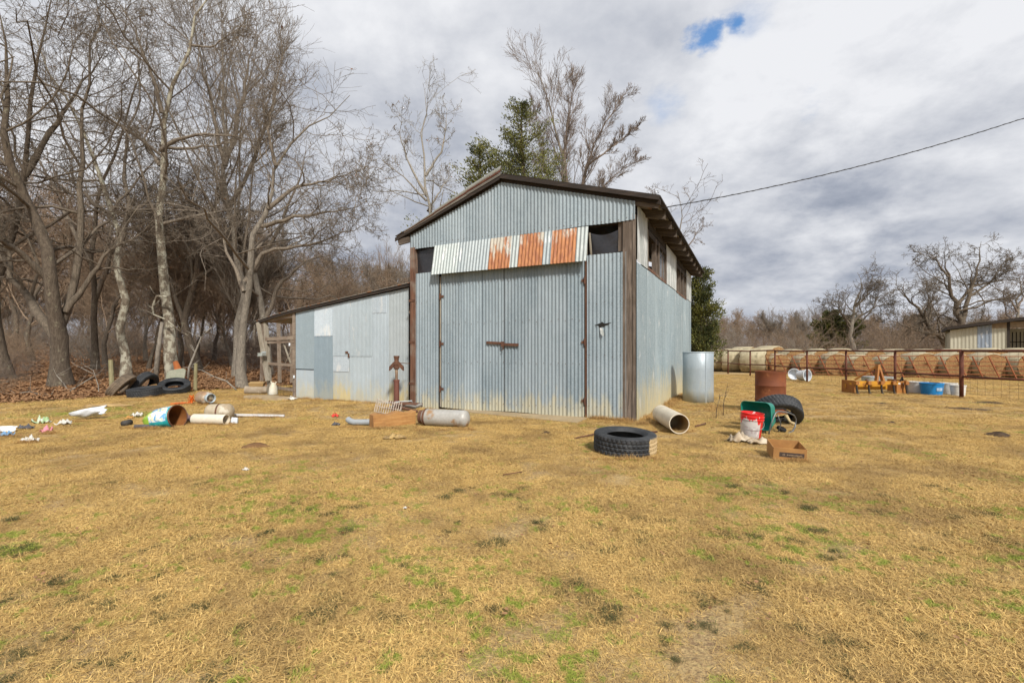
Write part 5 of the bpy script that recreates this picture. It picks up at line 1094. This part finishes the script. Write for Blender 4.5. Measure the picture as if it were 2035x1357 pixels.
ho = tb.build('hopper', mgr, hc, 'auto', loc=(-.10, .08, .27)); ax = Vector((.78, .52, .10)).normalized(); ho.rotation_euler = ax.to_track_quat('Z', 'Y').to_euler(); md = ho.modifiers.new('thickness', 'SOLIDIFY'); md.thickness = .006
mtb = simple('grey_steel_tube', (.20, .21, .21), (.13, .13, .13), 8, .45, .5)
pp = lambda u, v, dy=0: P(u, v, Yc + dy) - Vector(hc.location)
MB().tube([pp(1527, 866, -.12), pp(1533, 840, -.1), pp(1541, 821, -.08), pp(1547, 817, -.05), pp(1567, 820, .1), pp(1578, 825, .15), pp(1582, 833, .2), pp(1580, 848, .2), pp(1575, 857, .1), pp(1566, 861, 0)], .012, 10).build('handle_tube', mtb, hc, True)
MB().tube([pp(1535, 812, .15), pp(1556, 812, .25), pp(1572, 820, .3)], .012, 10).build('cross_tube', M_black, hc, True)
MB().tube([pp(1545, 824, .0), pp(1552, 842, .05), pp(1546, 858, .05)], .008, 8).build('agitator_rod', mtb, hc, True)
MB().tube([pp(1538, 836, .12), pp(1562, 833, .2)], .03, 10).build('gear_box', M_black, hc, True)
for (u, v) in ((1523, 868), (1553, 855)): MB().lathe([(.02, -.02), (.07, -.02), (.075, 0), (.07, .02), (.02, .02)], 20, closed=True).build('wheel', M_black, hc, True, loc=pp(u, v - 3, -.05 if u < 1540 else .1), rot=(R(20), R(15), 0))
tag(MB().tube([pp(1562, 826, .1) + Vector(hc.location), pp(1570, 838, .0) + Vector(hc.location), pp(1577, 842, 0) + Vector(hc.location)], [.03, .018, .03], 8).build('bone', simple('bone_yellow', (.55, .42, .22))), 'pale yellow curled scrap hooked in the cart handle', 'scrap')
a = P(1486, 815, 8.35); bl = thing('black_bucket', 'black bucket lying on its side behind the red bucket', 'bucket', (a.x - .1, a.y, .14)); bl.rotation_euler = (R(90), 0, R(75)); MB().lathe([(.001, .0), (.12, 0), (.14, .3), (.147, .3), (.147, .33), (.138, .33), (.118, .02)], 28).build('shell', simple('black_plastic', (.02, .02, .022), None, 6, .4, bs=0), bl, 'auto')
# cardboard box
a = G(1573, 913); cbx = thing('cardboard_box', 'small open brown cardboard box with a dark printed strip', 'box', (a.x, a.y + .12, .02)); cbx.rotation_euler = (R(7), R(2), R(-17)); mcd = simple('brown_card', (.46, .24, .075), (.34, .17, .055), 5, .8)
w_, d_, h_ = .35, .34, .155
MB().box((0, -d_ / 2, h_ / 2), (w_, .006, h_)).build('front_panel', mcd, cbx); MB().box((0, d_ / 2, h_ / 2), (w_, .006, h_)).build('back_panel', mcd, cbx)
for sg in (-1, 1): MB().box((sg * w_ / 2, 0, h_ / 2 - .004), (.006, d_ - .014, h_)).build('side_panel', mcd, cbx)
MB().box((0, 0, .006), (w_ - .02, d_ - .02, .005)).build('bottom_panel', mcd, cbx)
MB().box((.02, -d_ / 2 - .004, .075), (.26, .002, .055)).build('printed_strip', simple('dark_print', (.045, .03, .025), (.09, .06, .045), 30, .7, bs=0), cbx)
mpr = simple('pale_print', (.45, .33, .22), None, 6, .8, bs=0); rg = random.Random(2); x_ = -.03; mb = MB()
while x_ < .13: wl = rg.uniform(.004, .012); mb.box((x_ + wl / 2, -d_ / 2 - .0056, .075), (wl, .0008, rg.uniform(.006, .012))); x_ += wl + .004
mb.lathe([(.008, 0), (.013, 0)], 12, Matrix.Translation((-.065, -d_ / 2 - .0058, .075)) @ Matrix.Rotation(R(90), 4, 'X')); mb.build('print_marks', mpr, cbx)
# white tub on its side
a = G(1596, 757); wt = thing('white_tub', 'white plastic tub lying on its side beyond the rusty drum', 'tub', (a.x - .12, a.y + .1, .24)); wt.rotation_euler = Vector((.35, -.93, .05)).to_track_quat('Z', 'Y').to_euler()
MB().lathe([(.001, 0), (.19, 0), (.21, .06), (.235, .36), (.26, .37), (.26, .40), (.232, .40), (.205, .08), (.001, .02)], 34).build('shell', mwh, wt, 'auto')
a = G(1583, 755); w2 = thing('white_tub', 'second white tub nested on the left of the white tub', 'tub', (a.x + .0, a.y + .25, .24)); w2.rotation_euler = Vector((-.35, -.9, .1)).to_track_quat('Z', 'Y').to_euler(); MB().lathe([(.001, 0), (.2, 0), (.24, .22), (.25, .25), (.23, .25), (.19, .02), (.001, .01)], 30).build('shell', mwh, w2, 'auto')
# rods, dung, sticks
a = G(1142, 873); b2 = G(1185, 868); tag(MB().tube([(a.x, a.y, .02), (b2.x + .0, b2.y, .05)], .012, 8).build('iron_rod', M_rust, None, True), 'rusty rod poking out left of the flat tyre', 'rod')
a = G(1278, 864); b2 = G(1306, 860); tag(MB().tube([(a.x, a.y, .04), (b2.x, b2.y, .02)], .014, 8).build('iron_rod', M_rust, None, True), 'short rusty rod between the flat tyre and the fat pipe', 'rod')
a = G(1382, 850); b2 = G(1402, 846); tag(MB().tube([(a.x, a.y, .02), (b2.x, b2.y, .03)], .014, 8).build('stick', M_rust, None, True), 'short brown stick right of the fat pipe mouth', 'stick')
a = G(1000, 948); tag(MB().tube([(a.x, a.y, .015), (a.x + .2, a.y + .1, .02)], .006, 6).build('stick', M_rust, None, True), 'thin brown stick in the lawn before the barn doors', 'stick')
mdg = simple('dung', (.05, .032, .02), (.10, .06, .03), 14, .95, bs=1, bd=.02); mdg2 = simple('brown_dung', (.16, .08, .035), (.24, .13, .05), 14, .95, bs=1, bd=.02)
def dung(u, v, r, h_, mat, seed, lab):
    rg_ = random.Random(seed); p = G(u, v); n, m2 = 9, 26; vs = []
    for i in range(n + 1):
        for j in range(m2): t = 2 * math.pi * j / m2; q = i / n; rr = r * q * (1 + .22 * math.sin(3 * t + seed) + .12 * rg_.uniform(-1, 1)); vs.append((rr * math.cos(t) * 1.25, rr * math.sin(t), h_ * (1 - q ** 2) * (.75 + .5 * rg_.random()) + (.004 if q < 1 else -.01)))
    tag(MB().add(vs, [(i * m2 + j, i * m2 + (j + 1) % m2, (i + 1) * m2 + (j + 1) % m2, (i + 1) * m2 + j) for i in range(n) for j in range(m2)]).build('dung_pile', mat, None, True, loc=p), lab, 'dung')
dung(1985, 867, .13, .06, mdg, 1, 'dark dung pile at the right of the lawn'); dung(508, 888, .14, .05, mdg2, 2, 'brown dung pile in the lawn before the shed')
dung(1086, 861, .06, .03, mdg, 3, 'small dark clod at the edge of the concrete apron'); dung(1772, 841, .05, .03, mdg, 4, 'small dark dung lump below the yellow box blade'); dung(1755, 802, .12, .02, mdg, 5, 'flat dark dung patch below the box blade')
dung(1910, 812, .22, .02, mdg, 6, 'flat dark patch below the fence post'); dung(1968, 801, .25, .03, mdg, 7, 'flat dark patch right of the fence post'); dung(1953, 815, .16, .02, mdg, 8, 'small dark dung patch in the lawn right of the fence post foot')

# tubs by the fence
def tub(u0, u1, v0, v1, Y, mat, label, mark=None):
    x0, x1 = (u0 - CU) / F * Y, (u1 - CU) / F * Y; rt = (x1 - x0) / 2; h_ = (v1 - v0) / F * Y; t = thing('feed_tub', label, 'tub', ((x0 + x1) / 2, Y + rt, max(-.02, H + (HV - v1) / F * Y)), 0, None)
    MB().lathe([(.001, 0), (rt * .82, 0), (rt * .95, h_ * .9), (rt, h_ * .92), (rt, h_), (rt * .93, h_), (rt * .8, .03), (.001, .03)], 32).build('shell', mat, t, 'auto')
    if mark: mark(t, rt, h_)
mt1 = simple('white_tub_plastic', (.72, .72, .68), (.62, .6, .55), 3, .5, bs=.05); mt2 = simple('blue_tub_plastic', (.015, .24, .58), (.012, .19, .48), 3, .4, bs=.05)
def lab_blue(t, rt, h_):
    mb = MB()
    for k in range(-3, 4):
        a0, a1 = R(-90 + k * 5 - 2.5), R(-90 + k * 5 + 2.5); mb.add([(rt * .93 * math.cos(a0), rt * .93 * math.sin(a0), h_ * .42), (rt * .93 * math.cos(a1), rt * .93 * math.sin(a1), h_ * .42), (rt * .95 * math.cos(a1), rt * .95 * math.sin(a1), h_ * .66), (rt * .95 * math.cos(a0), rt * .95 * math.sin(a0), h_ * .66)], [(0, 1, 2, 3)])
    mb.build('label', simple('pale_blue_label', (.45, .55, .65), (.25, .4, .6), 20, .5, bs=0), t)
def mark_red(t, rt, h_):
    MB().box((-.02, -rt * .93, h_ * .5), (.03, .004, .03), (0, .7, 0)).build('red_mark', MC['red_cloth'], t); MB().box((.05, -rt * .92, h_ * .5), (.07, .004, .018)).build('dark_mark', M_black, t)
YT = 13.75
tub(1802, 1818, 759, 779, 14.6, mt1, 'small white tub right of the yellow box blade'); tub(1822, 1856, 760, 785, 14.2, mt1, 'white tub with a small red mark, left of the blue tub', mark_red)
tub(1849, 1889, 762, 788, 13.6, mt2, 'bright blue feed tub by the fence', lab_blue); tub(1884, 1913, 765, 789, 14.0, mt1, 'cream tub right of the blue tub'); tub(1903, 1929, 767, 790, 13.5, mt1, 'white tub behind the thick fence post')
# galvanised trough
p = P(1744, 752, 16.4); tg = thing('stock_trough', 'small galvanised trough behind the box blade', 'trough', (p.x, p.y, .10)); rr = rrect(1.0, .5, .2); mb = MB()
for (k, z_) in ((.9, 0), (1, .28), (1.03, .29), (1.03, .31), (.97, .31), (.88, .03)): mb.v += [(x_ * k, y_ * k, z_) for x_, y_ in rr]
nn = len(rr); mb.f += [(i * nn + j, i * nn + (j + 1) % nn, (i + 1) * nn + (j + 1) % nn, (i + 1) * nn + j) for i in range(5) for j in range(nn)] + [tuple(5 * nn + j for j in range(nn))]; mb.build('shell', M_tank, tg, 'auto')
# box blade
YB = 14.1; ob = Vector(((1740 - CU) / F * YB, YB, 0)); bb = thing('box_blade', 'orange and yellow tractor box blade with five dark shanks parked in the grass', 'box blade', ob)
bp = lambda u, v, dy=0: P(u, v, YB) + Vector((0, dy, 0)) - ob; myel = simple('yellow_paint', (.62, .30, .02), (.48, .22, .02), 4, .5, spots=(.24, .08, .025), spotamt=.6); morg = simple('orange_rust_paint', (.40, .17, .03), (.30, .11, .03), 5, .7); mdk = simple('dark_steel', (.045, .035, .03), None, 8, .6, .3)
def plate(nm, u0, v0, u1, v1, y0, y1, mat): a, b3 = bp(u0, v1), bp(u1, v0); return MB().box(((a.x + b3.x) / 2, (y0 + y1) / 2, (a.z + b3.z) / 2), (b3.x - a.x, y1 - y0, b3.z - a.z)).build(nm, mat, bb)
plate('end_plate', 1782, 757, 1802, 782, .0, .03, morg)
MB().beam(bp(1699, 769, .0), bp(1699, 769, .55), .03, .38).build('side_wall', morg, bb); MB().beam(bp(1801, 768, .0), bp(1801, 768, .7), .03, .38).build('side_wall', morg, bb)
plate('front_beam', 1698, 757, 1782, 764, -.06, .02, myel); plate('mouldboard', 1697, 764, 1782, 776, .35, .39, myel); plate('top_beam', 1698, 761, 1782, 765, .12, .2, myel)
for u in (1698, 1722, 1747, 1771, 1796):
    MB().tube([bp(u, 759, -.09), bp(u, 770, -.09), bp(u + 1, 780, -.1), bp(u + 4, 784, -.16), bp(u + 9, 785.5, -.24)], [.026, .026, .026, .022, .012], 4).build('shank', mdk, bb); plate('shank_bracket', u - 3, 757, u + 3, 764, -.14, -.062, morg)
MB().beam(bp(1741, 763, .0), bp(1750, 725, .1), .05, .10, up=(0, 1, 0)).build('mast_bar', morg, bb); MB().beam(bp(1757, 764, .0), bp(1751, 725, .12), .05, .11, up=(0, 1, 0)).build('mast_bar', morg, bb); MB().beam(bp(1750, 727, .1), bp(1728, 757, .6), .05, .05).build('rear_brace', morg, bb)
for (u, v, m3) in ((1701, 762, mpaper), (1785, 762, mpaper), (1798, 762, mpaper)): MB().box(bp(u, v, -.07 if u < 1710 else -.01), (.11, .006, .05)).build('decal', m3, bb)
for u in (1722, 1776): MB().tube([bp(u, 760, -.1), bp(u, 755, .0), bp(u + 5, 757, .1)], .035, 8).build('hitch_pin', M_rust, bb)
MB().tube([bp(1789, 757, 0), bp(1793, 750, 0), bp(1797, 757, .05)], .025, 8).build('hitch_hook', M_black, bb)

# ---------------------------------------------------------------- grass, weeds, leaves
def grassmat(name, dry1, dry2, greens=True):
    m, N, b = newmat(name); gm_, g = green_mask(N); r = N.noise(g, 60, 2, .6); c_ = N.mix(N.ramp(r, .35, .65), dry1, dry2); c_ = N.mix(N.math('MULTIPLY', N.math('POWER', N.new('ShaderNodeObjectInfo').outputs['Random'], 2.0), .72), c_, tuple(v * .5 for v in dry2))
    c_ = N.mix(N.ramp(N.noise(g, 1.1, 5, .65), .44, .68, 0, .7), c_, (.27, .165, .06)); c_ = N.mix(N.ramp(N.noise(g, 22, 3, .6), .60, .72, 0, .65), c_, (.17, .10, .04))
    if greens:
        pick = N.ramp(N.noise(g, 34, 2, .5), .36, .46); c_ = N.mix(N.math('MULTIPLY', N.math('MULTIPLY', gm_, pick), .9), c_, (.24, .30, .03))
    N.put(b, 'Base Color', c_); N.put(b, 'Roughness', .75); return m
mgrass = grassmat('dry_grass_blades', (.80, .555, .195), (.52, .335, .11)); mtall = grassmat('tall_dry_grass', (.56, .36, .13), (.40, .22, .07), False)
mweed = simple('dark_weed', (.045, .06, .014), (.11, .095, .03), 20, .85, bs=0)
src = bpy.data.collections.new('scatter_sources')
def blades(seed, n, spread, hmin, hmax, wd, flat, name, mat):
    rg_ = np.random.default_rng(seed); p = rg_.normal(size=(n, 3)) * spread; p[:, 2] = 0; az = rg_.random(n) * 6.283; el_ = np.abs(rg_.normal(size=n)) * flat + .12; L = rg_.uniform(hmin, hmax, n)
    d = np.stack([np.cos(az) * np.cos(el_), np.sin(az) * np.cos(el_), np.sin(el_)], 1); sd = np.stack([-np.sin(az), np.cos(az), np.zeros(n)], 1) + rg_.normal(size=(n, 3)) * .3; sd /= np.linalg.norm(sd, axis=1, keepdims=True)
    d2 = d + rg_.normal(size=(n, 3)) * .35; d2[:, 2] = np.abs(d2[:, 2]) * .6; mid = p + d * L[:, None] * .5; tip = mid + d2 * L[:, None] * .5; wv = wd * (.6 + .8 * rg_.random((n, 1)))
    p[:, 2] += rg_.random(n) * .008; V_ = np.stack([p - sd * wv, p + sd * wv, mid + sd * wv * .8, mid - sd * wv * .8, tip], 1).reshape(-1, 3); b0 = np.arange(n)[:, None] * 5
    me = bpy.data.meshes.new(name); fs = [(int(b) + 0, int(b) + 1, int(b) + 2, int(b) + 3) for b in b0[:, 0]] + [(int(b) + 3, int(b) + 2, int(b) + 4) for b in b0[:, 0]]
    me.from_pydata([tuple(v) for v in V_], [], fs); me.materials.append(mat); o = bpy.data.objects.new(name, me); return o
def scatter(name, label, pts, scl, cols, seed):
    coll = bpy.data.collections.new(name + '_source')
    for o in cols: coll.objects.link(o)
    me = bpy.data.meshes.new(name); me.vertices.add(len(pts)); me.vertices.foreach_set('co', np.asarray(pts, np.float32).ravel())
    at = me.attributes.new('scl', 'FLOAT', 'POINT'); at.data.foreach_set('value', np.asarray(scl, np.float32)); o = bpy.data.objects.new(name, me); COL.objects.link(o); tag(o, label, kind='stuff')
    ng = bpy.data.node_groups.new(name, 'GeometryNodeTree'); ng.interface.new_socket('Geometry', in_out='INPUT', socket_type='NodeSocketGeometry'); ng.interface.new_socket('Geometry', in_out='OUTPUT', socket_type='NodeSocketGeometry')
    n = ng.nodes; l = ng.links; gi = n.new('NodeGroupInput'); go = n.new('NodeGroupOutput'); ci = n.new('GeometryNodeCollectionInfo'); ci.inputs[0].default_value = coll; ci.inputs[1].default_value = True; ci.inputs[2].default_value = True
    ip = n.new('GeometryNodeInstanceOnPoints'); ip.inputs['Pick Instance'].default_value = True; l.new(gi.outputs[0], ip.inputs['Points']); l.new(ci.outputs[0], ip.inputs['Instance'])
    rv = n.new('FunctionNodeRandomValue'); rv.data_type = 'FLOAT_VECTOR'; rv.inputs[0].default_value = (-.08, -.08, 0); rv.inputs[1].default_value = (.08, .08, 6.283); rv.inputs['Seed'].default_value = seed
    l.new(rv.outputs[0], ip.inputs['Rotation']); na = n.new('GeometryNodeInputNamedAttribute'); na.data_type = 'FLOAT'; na.inputs[0].default_value = 'scl'; l.new(na.outputs[0], ip.inputs['Scale'])
    ri = n.new('FunctionNodeRandomValue'); ri.data_type = 'INT'; ri.inputs[4].default_value = 0; ri.inputs[5].default_value = len(cols) - 1; ri.inputs['Seed'].default_value = seed + 1; l.new(ri.outputs[2], ip.inputs['Instance Index']); l.new(ip.outputs[0], go.inputs[0])
    md_ = o.modifiers.new('scatter', 'NODES'); md_.node_group = ng; return o
rgn = np.random.default_rng(42)
def in_barn(x_, y_, pad=.05):
    lx_, ly_ = (x_ - LX) * AX + (y_ - LY) * AY, (x_ - LX) * .449 + (y_ - LY) * .893
    return ((lx_ > -pad) & (lx_ < 5.11 + pad) & (ly_ > -pad) & (ly_ < 9.1)) | ((lx_ > -4.3) & (lx_ <= 0) & (ly_ > SB - pad) & (ly_ < 3.6)) | ((lx_ > fx(925)) & (lx_ < xd1 + .1) & (ly_ > -.22 - .13 * (lx_ - 1.4)) & (ly_ < 0))
def area_pts(n, y0, y1, pw=1.0, side=1.16):
    Yv = y0 + (y1 - y0) * rgn.random(n) ** pw; X = (rgn.random(n) * 2 - 1) * (Yv * side + .4); w_ = Yv; return X, Yv
def keep(X, Yv, edge=.15):
    d = wood_d(X, Yv); return (d < edge) & ~in_barn(X, Yv)
hv = np.vectorize(hgt)
X, Yv = area_pts(26000, 1.5, 9, .72); k = keep(X, Yv); X, Yv = X[k], Yv[k]
def soil(x, y): return np.sin(x * 1.9 + 2 * np.sin(y * 1.3)) * np.cos(y * 2.3 + 1.5 * np.sin(x * 1.1 + 1)) + .6 * np.sin(x * 6.1 + y * 3.7 + 2 * np.sin(y * 4.3)) + .4 * np.sin(y * 9.7 - x * 7.3)
k = rgn.random(len(X)) > np.clip((soil(X, Yv) - .75) * 1.6, 0, .93); X, Yv = X[k], Yv[k]
pt1 = np.stack([X, Yv, hv(X, Yv) - .002], 1); s1 = rgn.uniform(.75, 1.25, len(X)) * (1 + .25 * np.sin(X * 2.1) * np.cos(Yv * 1.7))
X, Yv = area_pts(30000, 8.5, 26, .75); k = keep(X, Yv); X, Yv = X[k], Yv[k]
pt2 = np.stack([X, Yv, hv(X, Yv) - .003], 1); s2 = rgn.uniform(1.1, 1.9, len(X))
near_src = [blades(500 + i, 150, .065, .02, .055, .0012, .32, 'grass_clump', mgrass) for i in range(5)]
scatter('dry_grass', 'matted short dry yellow grass covering the yard', np.concatenate([pt1, pt2]), np.concatenate([s1, s2]), near_src, 3)
# taller tufts along walls and round junk
tp = []
for i in range(46): t = rgn.random(); s_ = fx(1165) + (5.1 - fx(1165)) * t; tp.append((LX + AX * s_ - .449 * .12, LY + AY * s_ - .893 * .12, .9))
for i in range(60): s_ = rgn.uniform(-4.4, 0); o_ = .25 + .1 * rgn.random(); tp.append((LX + AX * s_ + .449 * (SB - .1), LY + AY * s_ + .893 * (SB - .1), .7))
for i in range(80): s_ = rgn.uniform(.1, 5.5); o_ = rgn.uniform(.05, .3); tp.append((LX + AX * (5.11 + o_) + .449 * s_, LY + AY * (5.11 + o_) + .893 * s_, 1.0))
for (u, v, n, sp_, s_) in ((1308, 800, 6, .1, 2.6), (1400, 812, 20, .35, 1.0), (1290, 840, 12, .25, 1.1), (1215, 838, 14, .3, .8), (1240, 915, 10, .35, .7), (560, 792, 25, .6, 1.0), (500, 790, 25, .7, 1.0), (330, 790, 20, 1.0, .8), (860, 822, 10, .5, .7), (790, 812, 10, .3, .8), (620, 795, 10, .5, .8)):
    p = G(u, v)
    for _ in range(n): tp.append((p.x + rgn.normal() * sp_, p.y + rgn.normal() * sp_ * .6, s_ * rgn.uniform(.7, 1.2)))
for (u, v, w_) in ((1242, 914, .42), (1350, 858, .3), (1300, 830, .3), (1530, 870, .35), (1491, 877, .2), (1573, 918, .24), (742, 853, .3), (790, 853, .4), (880, 855, .5), (335, 853, .4), (290, 852, .4), (420, 845, .4), (400, 842, .4), (390, 805, .3), (170, 838, .4), (1531, 850, .3),
                  (280, 790, .5), (335, 788, .5), (240, 790, .4), (543, 788, .3), (710, 850, .3), (1395, 808, .5), (1685, 783, .5), (1740, 786, .9), (1870, 790, .8), (1911, 792, .3), (1596, 760, .4), (510, 829, .5), (93, 862, .12), (60, 880, .14), (15, 868, .14), (790, 812, .3), (1250, 842, .5)):
    p = G(u, v)
    for _ in range(int(14 + 34 * w_)): tp.append((p.x + rgn.uniform(-1, 1) * w_, p.y + rgn.normal() * .03 - .01, rgn.uniform(.35, .75)))
for u in range(1530, 2060, 4): Yh = float(yb(u)) - rgn.uniform(.7, 1.2); tp.append(((u - CU) / F * Yh, Yh, rgn.uniform(1.2, 2.4)))
tp = np.array([t for t in tp if not bool(in_barn(np.array(t[0]), np.array(t[1]), .0))])
tall_src = [blades(600 + i, 60, .05, .06, .17, .0016, .9, 'tall_grass_clump', mtall) for i in range(4)]
scatter('tall_grass', 'taller dry orange grass growing along the walls', np.stack([tp[:, 0], tp[:, 1], hv(tp[:, 0], tp[:, 1])], 1), tp[:, 2], tall_src, 9)
# dark weed tufts
wp = [(955, 1085), (1265, 1187), (1258, 1152), (1145, 1160), (180, 1322), (232, 1212), (650, 1195), (560, 1248), (635, 1235), (755, 1180), (1390, 1160), (940, 1235), (1280, 1060), (1195, 1235), (1510, 1180), (120, 1265), (240, 1150), (1320, 1240), (1880, 1060), (1000, 985), (880, 1195), (25, 1310), (330, 1190), (1690, 1280), (1420, 1110), (705, 1010), (1600, 1010)]
for _ in range(130): wp.append((rgn.uniform(0, 2035), 960 + 390 * rgn.random()))
wpts = []; wsc = []
for (u, v) in wp:
    p = G(u, v)
    sc0 = rgn.uniform(.45, 1.15) * min(1, .35 + .18 * p.y)
    for _ in range(4): wpts.append((p.x + rgn.normal() * .03, p.y + rgn.normal() * .028, p.z + .004)); wsc.append(sc0 * rgn.uniform(.6, 1.0))
scatter('weeds', 'low dark green-brown weed tufts scattered in the lawn', np.array(wpts), np.array(wsc), [blades(700 + i, 90, .03, .015, .045, .0016, .7, 'weed_clump', mweed) for i in range(3)], 12)
# fallen leaves: woods and a few in the lawn
mlf = simple('fallen_leaves', (.37, .20, .09), (.22, .115, .055), 30, .85, bs=0)
def leafsrc(seed, n, spread, size):
    rg_ = np.random.default_rng(seed); c_ = rg_.normal(size=(n, 3)) * spread; c_[:, 2] = np.abs(rg_.normal(size=n)) * .02 + .01
    a_ = rg_.normal(size=(n, 3)); a_[:, 2] *= .4; a_ /= np.linalg.norm(a_, axis=1, keepdims=True); b_ = np.cross(a_, np.array([0, 0, 1.]) + rg_.normal(size=(n, 3)) * .4); b_ /= np.linalg.norm(b_, axis=1, keepdims=True); s_ = size * (.5 + rg_.random((n, 1)))
    V_ = np.stack([c_ - a_ * s_, c_ - b_ * s_ * .6, c_ + a_ * s_, c_ + b_ * s_ * .6], 1).reshape(-1, 3); o = bpy.data.objects.new('leaf_clump', npmesh('leaf_clump', V_, np.arange(n * 4).reshape(-1, 4))); o.data.materials.append(mlf); return o
n = 34000; Yv = rgn.uniform(8, 42, n); X = rgn.uniform(-1.25, -.22, n) * Yv; d = wood_d(X, Yv); k = (d > rgn.normal(size=n) * .25 - .1) & ~in_barn(X, Yv); X, Yv = X[k], Yv[k]
scatter('leaf_litter', 'thick brown fallen leaves under the woodland', np.stack([X, Yv, hv(X, Yv) + .012], 1), rgn.uniform(.7, 1.3, len(X)) * (1 + .02 * Yv), [leafsrc(800 + i, 40, .15, .028) for i in range(4)], 21)
X, Yv = area_pts(900, 1.6, 14, .8); k = keep(X, Yv, .0); X, Yv = X[k], Yv[k]
scatter('scattered_leaves', 'stray brown leaves and clods in the lawn', np.stack([X, Yv, hv(X, Yv) + .012], 1), rgn.uniform(.4, 1.0, len(X)), [leafsrc(820 + i, 3, .05, .014) for i in range(3)], 23)
# thin dead weed stalks by the tank
for (u, v, lab) in ((1437, 826, 'thin branching dead weed stalk right of the steel tank'), (1423, 832, 'thin dead weed stalk in front of the steel tank')):
    p = G(u, v); mb = MB(); rg = random.Random(u); z1 = .62 if u > 1430 else .45; st = [Vector((0, 0, 0)), Vector((.01, 0, z1 * .4)), Vector((.05, 0, z1 * .75)), Vector((.09, 0, z1))]; mb.tube(st, [.008, .006, .004, .002], 5)
    for j in range(7): q = st[1].lerp(st[3], rg.random()); mb.tube([q, q + Vector((rg.uniform(-.12, .12), rg.uniform(-.06, .06), rg.uniform(.05, .16)))], [.003, .0015], 4)
    tag(mb.build('dead_weed', B_dark, None, True, loc=p), lab, 'weed')
